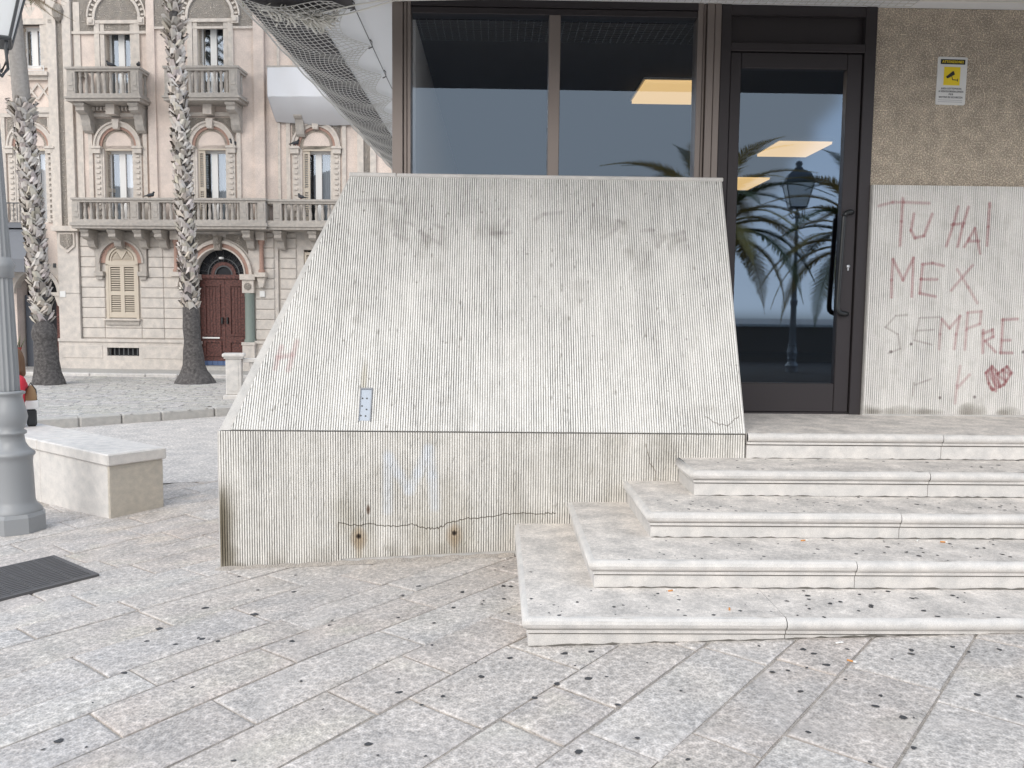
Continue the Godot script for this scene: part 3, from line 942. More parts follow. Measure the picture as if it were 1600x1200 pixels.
func build_palazzo() -> void:
	baluster_low = make_baluster(3.985, 4.45)
	baluster_high = make_baluster(7.30, 7.885)
	var pal := thing("palazzo", "old pink plastered building with stone balconies, louvred shutters and arched red door", "building", Vector3(-10.327, 0, -24), deg_to_rad(-4.0))
	var H := 13.4
	# walls: left wing, left bay, projecting middle bay, right bay
	pal_part("left_wing_wall", M.plaster, pal, func(st):
		wall_holes(st, -9.0, -1.9, 3.8, H, -0.5, 0.0, [[-3.02, 3.97, -2.2, 5.98], [-2.82, 8.16, -2.24, 9.32], [-6.8, 3.97, -6.0, 5.98], [-6.7, 8.16, -6.1, 9.32]])
		wall_holes(st, -9.0, -1.9, -0.3, 3.8, -0.5, 0.0, [[-3.2, -0.3, -1.98, 2.75], [-7.4, -0.3, -5.4, 2.75]]))
	pal_part("left_bay_wall", M.plaster, pal, func(st):
		wall_holes(st, -1.9, 0.8, 3.8, H, -0.5, 0.02, [[-0.51, 3.97, 0.27, 5.98], [-0.42, 7.3, 0.3, 9.32]]))
	pal_part("middle_bay_wall", M.plaster, pal, func(st):
		wall_holes(st, 0.8, 4.02, 3.8, H, -0.5, 0.1, [[2.14, 3.97, 2.92, 5.98], [2.2, 7.3, 2.92, 9.32]]))
	pal_part("right_bay_wall", M.plaster, pal, func(st):
		wall_holes(st, 4.02, 12.0, 3.8, H, -0.5, 0.0, [[5.02, 3.97, 5.8, 5.98], [5.05, 7.3, 5.77, 9.32], [7.9, 3.97, 8.7, 5.98]]))
	pal_part("ground_floor_wall", M.rustic, pal, func(st):
		wall_holes(st, -1.9, 4.3, -0.3, 3.8, -0.5, 0.0, [[-0.56, 1.3, 0.34, 3.27], [1.96, -0.3, 3.4, 3.28], [-0.58, 0.27, 0.34, 0.5]])
		wall_holes(st, 4.3, 12.0, -0.3, 3.8, -0.5, -0.08, [[5.0, 1.3, 5.9, 3.27]]))
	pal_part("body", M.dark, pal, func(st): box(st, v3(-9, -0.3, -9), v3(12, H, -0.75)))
	pal_part("side_wall", M.plaster, pal, func(st): box(st, v3(-9.1, -0.3, -9.1), v3(-9.003, H, -0.01)))
	pal_part("side_wall", M.plaster, pal, func(st): box(st, v3(12.003, -0.3, -9.1), v3(12.1, H, -0.01)))
	pal_part("cornice", M.trim, pal, func(st):
		box(st, v3(-9.3, H, -9.2), v3(12.3, H + 0.25, 0.5))
		box(st, v3(-9.2, H - 0.3, 0.103), v3(12.2, H, 0.3)))
	for seg in [[-1.97, -0.58, 0.0], [0.34, 1.75, 0.0], [3.62, 4.27, 0.0], [4.27, 9.0, -0.08]]:
		pal_part("plinth", M.rustic, pal, func(st):
			box(st, v3(seg[0], 0.1, -0.05), v3(seg[1], 0.66, seg[2] + 0.09))
			box(st, v3(seg[0], -0.3, -0.05), v3(seg[1], 0.1, seg[2] + 0.13))
			box(st, v3(seg[0], 0.66, -0.05), v3(seg[1], 0.74, seg[2] + 0.13))
			bevel_box(st, v3(seg[0] + 0.12, 0.2, seg[2] + 0.06), v3(seg[1] - 0.12, 0.56, seg[2] + 0.105), 0.01, Transform3D()))
	pal_part("plinth", M.rustic, pal, func(st):
		box(st, v3(-0.58, 0.5, 0.0), v3(0.34, 0.66, 0.09))
		box(st, v3(-0.58, 0.66, 0.0), v3(0.34, 0.74, 0.13)))
	pal_part("plinth", M.rustic, pal, func(st):
		box(st, v3(-0.58, 0.1, 0.0), v3(0.34, 0.27, 0.09))
		box(st, v3(-0.58, -0.3, 0.0), v3(0.34, 0.1, 0.13)))
	var bw := sub("basement_window", pal)
	pal_part("grille", M.lamp_dark, bw, func(st):
		for i in 7: box(st, v3(-0.58 + 0.92 * (i + 0.3) / 7, 0.27, 0.0), v3(-0.58 + 0.92 * (i + 0.3) / 7 + 0.03, 0.5, 0.03)))
	pal_part("recess", M.dark, bw, func(st): box(st, v3(-0.6, 0.25, -0.2), v3(0.36, 0.52, -0.15)))
	# rusticated courses
	var yy := 0.76
	var k := 0
	while yy < 3.7:
		var h := 0.283
		var spans := [[-1.3, -0.62], [0.4, 1.06], [1.065, 1.72], [3.66, 4.2], [4.34, 5.0], [6.0, 7.4]]
		if yy > 2.35 and yy < 3.3: spans = [[-1.3, -0.86], [0.64, 1.06], [1.065, 1.6], [3.78, 4.2], [4.34, 4.8], [6.2, 7.4]]
		elif yy < 1.2: spans = [[-1.3, -0.64], [-0.635, 0.42], [0.425, 1.06], [1.065, 1.72], [3.66, 4.2], [4.34, 5.0], [5.005, 6.2], [6.21, 7.4]]
		elif yy >= 3.3: spans = [[-1.3, -0.86], [0.64, 1.06], [1.065, 1.6], [3.78, 4.2], [4.34, 4.8], [6.2, 7.4]]
		for s in spans:
			pal_part("rusticated_block", M.rustic, pal, func(st): bevel_box(st, v3(s[0], yy + 0.004, -0.1), v3(s[1], minf(yy + h, 3.74) - 0.006, (0.04 if s[0] < 4.3 else -0.04) + 0.004 * ((k * 7) % 3)), 0.02, Transform3D()))
			k += 1
		yy += h
	# pilasters
	pal_part("corner_pilaster", M.rustic, pal, func(st):
		box(st, v3(-1.9, 0.74, 0.0), v3(-1.31, 2.0, 0.12))
		box(st, v3(-1.9, 2.01, 0.0), v3(-1.31, 3.75, 0.12)))
	pal_part("pilaster_capital", M.trim, pal, func(st):
		box(st, v3(-2.0, 3.72, 0.0), v3(-1.24, 3.86, 0.24))
		prism(st, PackedVector2Array([Vector2(-1.84, 3.68), Vector2(-1.84, 3.3), Vector2(-1.6, 3.12), Vector2(-1.38, 3.3), Vector2(-1.38, 3.68)]), 0.12, 0.16))
	pal_part("shield_relief", M.carved, pal, func(st): prism(st, PackedVector2Array([Vector2(-1.78, 3.64), Vector2(-1.78, 3.36), Vector2(-1.61, 3.22), Vector2(-1.44, 3.36), Vector2(-1.44, 3.64)]), 0.16, 0.19))
	for px in [[-2.0, -1.74], [-1.56, -1.33]]:
		pal_part("pilaster_shaft", M.trim, pal, func(st): box(st, v3(px[0], 3.86, 0.0), v3(px[1], H - 0.3, 0.13)))
	pal_part("carved_strip", M.carved, pal, func(st): box(st, v3(-1.74, 3.86, 0.0), v3(-1.56, 9.45, 0.075)))
	pal_part("pilaster_mask", M.carved, pal, func(st): lathe(st, [Vector2(0, 9.35), Vector2(0.13, 9.45), Vector2(0.16, 9.65), Vector2(0.1, 9.8), Vector2(0, 9.84)], 10, Transform3D(Basis(), v3(-1.65, 0, 0.13))))
	for px in [[0.8, 1.02, 0.16], [3.74, 4.02, 0.16], [6.55, 6.72, 0.09], [6.9, 7.06, 0.09], [-1.28, -1.1, 0.06], [4.35, 4.42, 0.05]]:
		pal_part("pilaster_shaft", M.plaster if px[2] > 0.1 else M.trim, pal, func(st): box(st, v3(px[0], 3.8, 0.0), v3(px[1], 9.9, px[2])))
	pal_part("carved_strip", M.carved, pal, func(st): box(st, v3(6.72, 3.8, 0.0), v3(6.9, 9.9, 0.04)))
	pal_part("string_course", M.trim, pal, func(st):
		box(st, v3(-1.33, 9.05, 0.0), v3(0.8, 9.12, 0.09))
		box(st, v3(1.02, 9.15, 0.1), v3(3.74, 9.21, 0.15))
		box(st, v3(4.02, 9.15, 0.0), v3(8.0, 9.21, 0.07)))
	pal_part("patterned_frieze", M.carved, pal, func(st):
		box(st, v3(-1.33, 9.12, 0.0), v3(0.8, H - 0.3, 0.045))
		box(st, v3(1.02, 9.21, 0.1), v3(3.74, H - 0.3, 0.125)))
	# windows
	arched_window(pal, -0.12, 0.02, "grey", "white", "inside")
	arched_window(pal, 2.53, 0.1, "dark", "grey", "folded")
	arched_window(pal, 5.41, 0.0, "dark", "grey", "folded")
	arched_window(pal, -2.61, 0.0, "white", "white", "inside")
	arched_window(pal, -6.4, 0.0, "dark", "grey", "folded")
	upper_window(pal, -6.4, 0.0, 0.29, "dark", "grey", 8.16)
	var rw := sub("shuttered_window", pal)
	shutter_leaf(rw, 5.02, 0.43, 1.34, 3.2, -0.1, 0.0)
	shutter_leaf(rw, 5.88, 0.43, 1.34, 3.2, -0.1, 0.0, true)
	arched_window(pal, 8.3, 0.0, "dark", "grey", "folded")
	upper_window(pal, -0.06, 0.02, 0.36, "grey", "grey", 7.3)
	upper_window(pal, 2.56, 0.1, 0.36, "dark", "dark", 7.3)
	upper_window(pal, 5.41, 0.0, 0.36, "dark", "grey", 7.3)
	upper_window(pal, -2.53, 0.0, 0.29, "dark", "grey", 8.16)
	pal_part("window_sill", M.trim, pal, func(st):
		box(st, v3(-3.1, 7.93, 0.0), v3(-1.98, 8.03, 0.2))
		box(st, v3(-3.05, 7.83, 0.0), v3(-2.03, 7.93, 0.1)))
	pal_part("sill_guard", M.white_paint, pal, func(st):
		for y in [8.06, 8.17]: box(st, v3(-3.05, y, 0.15), v3(-2.08, y + 0.018, 0.17))
		for x in [-3.05, -2.6, -2.1]: box(st, v3(x, 8.03, 0.15), v3(x + 0.018, 8.17, 0.17)))
	pal_part("lattice_panel", M.trim, pal, func(st):
		for q in [[-3.05, 7.32, -2.7, 7.75], [-2.7, 7.32, -2.35, 7.75], [-2.35, 7.32, -2.02, 7.75]]:
			for s in [0, 1]:
				var a := Vector2(q[0], q[1] if s == 0 else q[3])
				var b := Vector2(q[2], q[3] if s == 0 else q[1])
				var d := (b - a).normalized().orthogonal() * 0.025
				prism(st, PackedVector2Array([a + d, b + d, b - d, a - d]), 0.0, 0.05 + 0.004 * s))
	pal_part("wing_panel_frame", M.trim, pal, func(st):
		box(st, v3(-3.2, 6.95, 0.0), v3(-2.02, 7.1, 0.1))
		box(st, v3(-2.11, 4.0, 0.0), v3(-2.03, 6.95, 0.05)))
	# shuttered window on the ground floor
	var gw := sub("shuttered_window", pal)
	shutter_leaf(gw, -0.5, 0.39, 1.34, 2.83, 0.03, 0.0)
	shutter_leaf(gw, 0.28, 0.39, 1.34, 2.83, 0.03, 0.0, true)
	pal_part("shutter_frame", M.shutter, gw, func(st): box(st, v3(-0.57, 1.3, -0.1), v3(-0.5, 2.83, 0.06)))
	pal_part("shutter_frame", M.shutter, gw, func(st): box(st, v3(0.28, 1.3, -0.1), v3(0.35, 2.83, 0.06)))
	pal_part("shutter_back", mat(0.16, 0.14, 0.12, 0.9), gw, func(st): box(st, v3(-0.5, 1.3, -0.12), v3(0.28, 2.83, -0.02)))  # backing coloured dark to give the shade between the louvres
	tympanum(gw, -0.11, 2.83, 0.46, 0.04, M.shutter)
	pal_part("red_arch_band", M.brick_arch, gw, func(st): prism(st, ring2(-0.11, 2.86, 0.46, 0.6), -0.05, 0.06))
	pal_part("arch_surround", M.grey_stone, gw, func(st):
		var poly := arc_pts(-0.11, 2.86, 0.6, 0, PI, 18)
		poly.append_array(PackedVector2Array([Vector2(-0.71, 2.62), Vector2(-0.84, 2.62), Vector2(-0.84, 3.7), Vector2(0.62, 3.7), Vector2(0.62, 2.62), Vector2(0.49, 2.62)]))
		prism(st, poly, 0.0, 0.1)
		prism(st, ring2(-0.11, 2.86, 0.6, 0.66), 0.1, 0.13)
		for s in [-1, 1]:
			var x: float = -0.11 + s * 0.62
			box(st, v3(x - 0.13, 2.5, 0.0), v3(x + 0.13, 2.62, 0.16))
			box(st, v3(x - 0.09, 2.4, 0.0), v3(x + 0.09, 2.5, 0.12)))
	pal_part("keystone", M.carved, gw, func(st): prism(st, PackedVector2Array([Vector2(-0.19, 3.28), Vector2(-0.03, 3.28), Vector2(0.0, 3.72), Vector2(-0.22, 3.72)]), 0.1, 0.24))
	pal_part("sill", M.grey_stone, gw, func(st): box(st, v3(-0.6, 1.14, 0.0), v3(0.36, 1.26, 0.09)))
	pal_part("sill_board", M.trim, gw, func(st): box(st, v3(-0.63, 1.262, 0.0), v3(0.4, 1.31, 0.14)))
	# entrance: red double door, fanlight, arch, columns
	var dr := sub("front_door", pal)
	var leafz := -0.22
	for s in [0, 1]:
		var a: float = 1.99 + s * 0.715
		var b: float = a + 0.705
		var leaf := pal_part("door_leaf", M.red_wood, dr, func(st):
			box(st, v3(a, 0.15, leafz - 0.06), v3(b, 2.46, leafz))
			for q in [[0.1, 0.28, 0.6, 0.72], [0.12, 0.86, 0.58, 2.3]]:
				for e in [[q[0], q[1], q[0] + 0.05, q[3]], [q[2] - 0.05, q[1], q[2], q[3]], [q[0] + 0.05, q[1], q[2] - 0.05, q[1] + 0.05], [q[0] + 0.05, q[3] - 0.05, q[2] - 0.05, q[3]]]:
					box(st, v3(a + e[0], e[1], leafz), v3(a + e[2], e[3], leafz + 0.035))
			for i in 4: box(st, v3(a + 0.2 + i * 0.085, 0.93, leafz), v3(a + 0.27 + i * 0.085, 2.22, leafz + 0.012)))
		pal_part("handle", M.black, leaf, func(st): box(st, v3((b - 0.09) if s == 0 else (a + 0.05), 1.2, leafz), v3((b - 0.05) if s == 0 else (a + 0.09), 1.38, leafz + 0.07)))
	pal_part("door_chain", M.white_paint, dr, func(st): box(st, v3(2.06, 0.78, leafz + 0.037), v3(2.55, 0.82, leafz + 0.06)))
	pal_part("transom", M.red_wood, dr, func(st): box(st, v3(1.96, 2.46, leafz - 0.06), v3(3.4, 2.57, leafz + 0.05)))
	pal_part("fanlight_glass", M.dark, dr, func(st): prism(st, arc_pts(2.68, 2.57, 0.7, 0, PI, 18), leafz - 0.05, leafz - 0.03))
	pal_part("fanlight_grille", M.lamp_dark, dr, func(st):
		for i in 9:
			var t := PI * (i + 0.5) / 9
			tube(st, [v3(2.68 + cos(t) * 0.25, 2.57 + sin(t) * 0.25, leafz), v3(2.68 + cos(t) * 0.7, 2.57 + sin(t) * 0.7, leafz)], 0.012, 4)
			tube(st, [v3(2.68 + cos(t) * 0.5, 2.57 + sin(t) * 0.5, leafz) + v3(0.06, 0, 0), v3(2.68 + cos(t) * 0.5, 2.57 + sin(t) * 0.5 + 0.06, leafz), v3(2.68 + cos(t) * 0.5 - 0.06, 2.57 + sin(t) * 0.5, leafz)], 0.01, 4)
		prism(st, ring2(2.68, 2.57, 0.22, 0.26), leafz - 0.01, leafz + 0.02)
		prism(st, ring2(2.68, 2.57, 0.43, 0.46), leafz - 0.01, leafz + 0.015))
	pal_part("fanlight_sunburst", M.red_wood, dr, func(st): prism(st, ring2(2.68, 2.57, 0.26, 0.36), leafz - 0.02, leafz + 0.03))
	pal_part("door_lamp", M.white_paint, dr, func(st): lathe(st, [Vector2(0, 2.98), Vector2(0.07, 3.0), Vector2(0.07, 3.05), Vector2(0, 3.06)], 10, Transform3D(Basis(), v3(2.68, 0, -0.06))))
	pal_part("threshold_tiles", mat(0.08, 0.13, 0.26, 0.5), dr, func(st):
		for i in 9: box(st, v3(2.0 + i * 0.155, 0.02, leafz - 0.02), v3(2.145 + i * 0.155, 0.145, leafz)))
	pal_part("door_step", M.kerb, dr, func(st): box(st, v3(1.8, -0.3, -0.4), v3(3.6, 0.015, 0.2)))
	var poly2 := arc_pts(2.68, 2.57, 0.7, 0, PI, 20)
	poly2.append_array(PackedVector2Array([Vector2(1.55, 2.57), Vector2(1.55, 3.74), Vector2(3.82, 3.74), Vector2(3.82, 2.57)]))
	pal_part("door_spandrel", M.rustic, dr, func(st): prism(st, poly2, -0.2, 0.06))
	pal_part("door_arch_band", M.brick_arch, dr, func(st): prism(st, ring2(2.68, 2.57, 0.74, 0.85), 0.06, 0.1))
	pal_part("door_arch_moulding", M.trim, dr, func(st):
		prism(st, ring2(2.68, 2.57, 0.7, 0.74), 0.02, 0.13)
		prism(st, ring2(2.68, 2.57, 0.85, 0.93), 0.02, 0.16))
	pal_part("door_keystone", M.carved, dr, func(st):
		prism(st, PackedVector2Array([Vector2(2.6, 3.22), Vector2(2.76, 3.22), Vector2(2.8, 3.6), Vector2(2.56, 3.6)]), 0.06, 0.25)
		lathe(st, [Vector2(0, 3.35), Vector2(0.09, 3.42), Vector2(0.1, 3.55), Vector2(0, 3.66)], 8, Transform3D(Basis(), v3(2.68, 0, 0.25))))
	pal_part("door_spandrel_relief", M.carved, dr, func(st):
		for s in [-1, 1]:
			var pl := arc_pts(2.68, 2.57, 0.98, PI / 2 - s * 0.2, PI / 2 - s * 0.95, 8)
			pl.append(Vector2(2.68 + s * 0.84, 3.66))
			pl.append(Vector2(2.68 + s * 0.2, 3.66))
			prism(st, pl, 0.06, 0.085))
	for s in [-1, 1]:
		var cx: float = 2.68 + s * 0.83
		pal_part("column_pedestal", M.rustic, dr, func(st):
			box(st, v3(cx - 0.17, -0.1, -0.2), v3(cx + 0.17, 0.62, 0.22))
			box(st, v3(cx - 0.19, 0.62, -0.2), v3(cx + 0.19, 0.7, 0.24)))
		pal_part("column", M.green, dr, func(st):
			st.set_smooth_group(0)
			lathe(st, [Vector2(0.16, 0.7), Vector2(0.16, 0.76), Vector2(0.135, 0.8), Vector2(0.128, 1.95), Vector2(0.14, 2.0), Vector2(0.14, 2.06)], 16, Transform3D(Basis(), v3(cx, 0, 0.06))))
		pal_part("column_capital", M.trim, dr, func(st):
			box(st, v3(cx - 0.16, 2.06, -0.1), v3(cx + 0.16, 2.42, 0.2))
			box(st, v3(cx - 0.21, 2.42, -0.2), v3(cx + 0.21, 2.57, 0.25)))
		pal_part("capital_roundel", M.carved, dr, func(st): prism(st, arc_pts(cx, 2.24, 0.1, 0, TAU * 0.97, 14), 0.2, 0.225))
		pal_part("colonnette", M.brick_arch, dr, func(st):
			st.set_smooth_group(0)
			lathe(st, [Vector2(0.09, 2.62), Vector2(0.09, 2.68), Vector2(0.06, 2.72), Vector2(0.055, 3.36), Vector2(0.09, 3.42), Vector2(0.09, 3.5)], 12, Transform3D(Basis(), v3(2.68 + s * 1.2, 0, 0.12))))
		pal_part("colonnette_console", M.trim, dr, func(st):
			box(st, v3(2.68 + s * 1.2 - 0.15, 2.5, 0.0), v3(2.68 + s * 1.2 + 0.15, 2.62, 0.28))
			prism(st, PackedVector2Array([Vector2(2.68 + s * 1.2 - 0.12, 2.5), Vector2(2.68 + s * 1.2 - 0.05, 2.22), Vector2(2.68 + s * 1.2 + 0.05, 2.22), Vector2(2.68 + s * 1.2 + 0.12, 2.5)]), 0.0, 0.2)
			pass)
		pal_part("colonnette_block", M.trim, dr, func(st): box(st, v3(2.68 + s * 1.2 - 0.12, 3.5, 0.0), v3(2.68 + s * 1.2 + 0.12, 3.74, 0.24)))
	# small plates by the doors
	pal_part("house_number_plate", M.white_paint, pal, func(st): box(st, v3(3.8, 1.96, 0.06), v3(3.94, 2.12, 0.085)))
	pal_part("wall_plate", M.white_paint, pal, func(st): box(st, v3(-1.86, 1.9, 0.12), v3(-1.7, 2.06, 0.14)))
	pal_part("wall_plate", M.lamp_dark, pal, func(st): box(st, v3(-2.1, 2.72, 0.0), v3(-2.02, 2.84, 0.02)))
	# the left wing's archway, awning and panels
	var ga := sub("archway", pal)
	pal_part("archway_moulding", M.trim, ga, func(st):
		prism(st, ring2(-2.6, 2.0, 0.62, 0.72), 0.0, 0.08)
		var poly := arc_pts(-2.6, 2.0, 0.62, 0, PI, 16)
		poly.append_array(PackedVector2Array([Vector2(-3.25, 2.0), Vector2(-3.25, 2.8), Vector2(-1.95, 2.8), Vector2(-1.95, 2.0)]))
		prism(st, poly, -0.2, 0.003)
		box(st, v3(-2.12, 1.93, -0.2), v3(-1.9, 2.03, 0.12))
		prism(st, PackedVector2Array([Vector2(-2.06, 1.93), Vector2(-1.9, 1.93), Vector2(-1.9, 1.62), Vector2(-1.97, 1.66)]), -0.2, 0.08))
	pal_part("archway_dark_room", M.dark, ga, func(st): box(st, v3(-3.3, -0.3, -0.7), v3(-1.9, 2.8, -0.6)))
	pal_part("archway_door", mat(0.07, 0.08, 0.10, 0.4), ga, func(st):
		box(st, v3(-3.15, -0.1, -0.35), v3(-2.72, 1.95, -0.3)))
	pal_part("archway_brown_leaf", M.red_wood, ga, func(st): box(st, v3(-2.3, -0.1, -0.45), v3(-1.98, 1.8, -0.4)))
	pal_part("awning", mat(0.16, 0.17, 0.19, 0.7), pal, func(st):
		var n := 6
		for i in n:
			var t0 := float(i) / n
			var t1 := float(i + 1) / n
			quad(st, v3(-5.0, 3.8 - 0.75 * t1 * t1 - 0.15 * t1, 0.02 + 0.9 * t1), v3(-2.35, 3.8 - 0.75 * t1 * t1 - 0.15 * t1, 0.02 + 0.9 * t1), v3(-2.35, 3.8 - 0.75 * t0 * t0 - 0.15 * t0, 0.02 + 0.9 * t0), v3(-5.0, 3.8 - 0.75 * t0 * t0 - 0.15 * t0, 0.02 + 0.9 * t0))
		box(st, v3(-5.0, 2.55, 0.9), v3(-2.35, 2.9, 0.93))
		box(st, v3(-5.0, 3.8, 0.0), v3(-2.35, 3.95, 0.2)))
	pal_part("balcony_grille", M.lamp_dark, pal, func(st):
		for i in 9: box(st, v3(-3.3 + i * 0.1, 4.0, 0.3), v3(-3.285 + i * 0.1, 4.45, 0.315))
		box(st, v3(-3.35, 4.45, 0.29), v3(-2.45, 4.48, 0.33)))
	# balconies and their consoles
	balcony(pal, -1.1, 4.2, 0.7, [3.75, 3.955, 4.45, 4.567], [-1.0, 0.62, 1.2, 2.15, 3.62, 4.1], true)
	balcony(pal, 4.23, 8.4, 0.6, [3.75, 3.955, 4.44, 4.553], [4.5, 6.4, 7.9], true, -0.08, false)
	balcony(pal, -1.14, 0.84, 0.7, [7.108, 7.274, 7.885, 8.0], [-1.02, 0.72], false)
	balcony(pal, 1.55, 3.53, 0.75, [7.108, 7.274, 7.885, 8.0], [1.67, 3.41], false, 0.1)
	for x in [-0.85, -0.1, 0.62, 1.18, 3.62, 4.45, 5.4]: bracket(pal, x, 3.745, 0.2, 0.6 if x < 4.3 else 0.5, 0.5)
	bracket(pal, -0.14, 3.741, 0.26, 0.24, 0.3)
	for x in [-0.88, 0.6]: bracket(pal, x, 7.103, 0.24, 0.6, 0.72)
	for x in [1.8, 3.28]: bracket(pal, x, 7.103, 0.24, 0.68, 0.72)
	bracket(pal, 5.0, 7.0, 0.22, 0.4, 0.7)
	for c in [-0.14, 2.54]:
		pal_part("soffit_block", M.trim, pal, func(st): box(st, v3(c - 0.12, 6.84, 0.0), v3(c + 0.12, 7.105, 0.4)))
	pal_part("dentil_course", M.trim, pal, func(st):
		for i in 16: box(st, v3(-0.95 + i * 0.1, 6.99, 0.0), v3(-0.89 + i * 0.1, 7.09, 0.16)))
	# balcony of the right bay, wrapped in white sheeting
	var wb := sub("wrapped_balcony", pal)
	pal_part("rail", M.grey_stone, wb, func(st): box(st, v3(4.3, 7.93, -0.0), v3(7.6, 8.0, 0.75)))
	pal_part("sheeting", M.sheet, wb, func(st):
		st.set_smooth_group(0)
		var prof := [[7.95, 0.765], [7.75, 0.77], [7.5, 0.775], [7.3, 0.78], [7.2, 0.78], [7.1, 0.66], [6.95, 0.47], [6.8, 0.27], [6.7, 0.1]]
		var n := 22
		for i in n:
			for j in prof.size() - 1:
				st.set_smooth_group(1 if j < 4 else 2)
				var q := []
				for e in [[i, j + 1], [i + 1, j + 1], [i + 1, j], [i, j]]:
					var x: float = 4.33 + 3.2 * e[0] / n
					var wv := 0.018 * sin(x * 9.0 + prof[e[1]][0] * 5.0) + 0.012 * sin(x * 23.0)
					var sag: float = -0.1 * sin(PI * e[0] / n) if e[1] > 4 else 0.0
					q.append(v3(x, prof[e[1]][0] + sag, prof[e[1]][1] + wv))
				quad(st, q[0], q[1], q[2], q[3])
		for j in prof.size() - 1:
			quad(st, v3(4.33, prof[j + 1][0], 0.0), v3(4.33, prof[j + 1][0], prof[j + 1][1]), v3(4.33, prof[j][0], prof[j][1]), v3(4.33, prof[j][0], 0.0)))

# ---------------------------------------------------------------- the modern building
var down := Transform3D(Basis(Vector3(1, 0, 0), Vector3(0, 0, 1), Vector3(0, -1, 0)), Vector3.ZERO)

func slab_xz(st: SurfaceTool, poly: PackedVector2Array, y0: float, y1: float) -> void:
	prism(st, poly, -y1, -y0, down)

func build_modern_building() -> void:
	var b := thing("modern_building", "low modern building with overhanging upper floor, bronze windows and glass door", "building")
	var S := 4.01
	pal_part("overhang", M.soffit, b, func(st): slab_xz(st, PackedVector2Array([Vector2(-2.1, -4.35), Vector2(9, -4.35), Vector2(9, -19), Vector2(-1.62, -19)]), S, 7.6))
	pal_part("dark_soffit_added_front", M.dark_panel, b, func(st): slab_xz(st, PackedVector2Array([Vector2(-2.085, -4.37), Vector2(8.9, -4.37), Vector2(8.9, -6.5), Vector2(-1.15, -6.5), Vector2(-1.15, -7.0), Vector2(-1.5, -7.05), Vector2(-1.46, -12.2), Vector2(-1.44, -18.9), Vector2(-1.61, -18.9)]), S - 0.02, S - 0.002))  # front run across the facade is added, unseen, to darken the pane reflections
	pal_part("side_wall", M.soffit, b, func(st): box(st, v3(-0.82, -0.6, -19), v3(-0.66, S - 0.002, -6.96)))
	pal_part("sill_wall", M.stone_plain, b, func(st): box(st, v3(-0.66, -0.6, -7.1), v3(1.74, 2.2, -6.9)))
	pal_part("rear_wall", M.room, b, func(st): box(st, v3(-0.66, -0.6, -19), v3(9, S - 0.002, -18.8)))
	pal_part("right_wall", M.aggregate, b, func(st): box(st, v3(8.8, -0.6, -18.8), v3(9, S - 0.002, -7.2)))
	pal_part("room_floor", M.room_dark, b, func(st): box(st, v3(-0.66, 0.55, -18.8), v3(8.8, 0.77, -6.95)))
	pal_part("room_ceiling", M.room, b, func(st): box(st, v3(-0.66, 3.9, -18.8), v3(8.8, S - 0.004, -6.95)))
	# right-hand pier: render above, ribbed stone panel below
	pal_part("rendered_pier", M.aggregate, b, func(st):
		box(st, v3(2.985, 2.63, -7.2), v3(9, S - 0.003, -6.82))
		box(st, v3(2.985, 0.6, -7.2), v3(4.35, 2.63, -6.823)))
	pal_part("sealant_strip", M.white_paint, b, func(st): box(st, v3(2.972, 2.64, -6.84), v3(2.984, 3.6, -6.815)))
	pal_part("dark_shutter", M.bronze_dark, b, func(st): box(st, v3(4.35, 0.6, -7.1), v3(9, 2.63, -6.9)))
	# graffiti panel
	var sh := ribbed_sheet(560, 768, Vector3(0.90, 0.895, 0.885), 60, 0.10)
	graffiti(sh)
	var pm := StandardMaterial3D.new()
	pm.albedo_texture = tex_rgb(560, 768, sh.d)
	pm.albedo_color = lin(0.95, 0.94, 0.93)
	pm.vertex_color_use_as_albedo = true
	pm.roughness = 0.85
	var panel := sub("ribbed_panel", b)
	var st2 := mb()
	ribbed(st2, v3(2.992, 0.795, -6.765), Vector3.RIGHT, Vector3.UP, Vector3.BACK, 0.0, 1.325, func(_x): return 0.0, func(_x): return 1.832, 0.0172, 14, 0.0035, Vector2(1.325, 1.832), 0.62, 61)
	obj("ribbed_face", st2, pm, panel)
	pal_part("panel_core", M.stone_plain, panel, func(st): box(st, v3(2.988, 0.78, -6.83), v3(4.322, 2.628, -6.77)))
	# windows
	var w := sub("window", b)
	pal_part("left_post", M.bronze, w, func(st):
		bevel_box(st, v3(-0.825, 2.15, -6.96), v3(-0.742, S - 0.003, -6.78), 0.004, Transform3D())
		bevel_box(st, v3(-0.738, 2.15, -6.94), v3(-0.712, S - 0.003, -6.80), 0.003, Transform3D())
		bevel_box(st, v3(-0.708, 2.15, -6.96), v3(-0.68, S - 0.003, -6.79), 0.003, Transform3D()))
	pal_part("mullion", M.bronze, w, func(st): bevel_box(st, v3(0.397, 2.2, -6.94), v3(0.487, 3.9, -6.79), 0.005, Transform3D()))
	pal_part("right_post", M.bronze, w, func(st):
		bevel_box(st, v3(1.562, 2.15, -6.96), v3(1.605, S - 0.003, -6.79), 0.004, Transform3D())
		bevel_box(st, v3(1.61, 2.15, -6.94), v3(1.63, S - 0.003, -6.81), 0.003, Transform3D())
		bevel_box(st, v3(1.635, 2.15, -6.96), v3(1.69, S - 0.003, -6.78), 0.004, Transform3D())
		bevel_box(st, v3(1.694, 2.15, -6.96), v3(1.745, S - 0.003, -6.785), 0.004, Transform3D()))
	pal_part("head_rail", M.bronze_dark, w, func(st):
		bevel_box(st, v3(-0.68, 3.9, -6.96), v3(1.562, 3.95, -6.80), 0.004, Transform3D())
		box(st, v3(-0.68, 3.952, -6.96), v3(1.562, S - 0.003, -6.79)))
	pal_part("sill_rail", M.bronze, w, func(st): box(st, v3(-0.68, 2.2, -6.96), v3(1.562, 2.26, -6.79)))
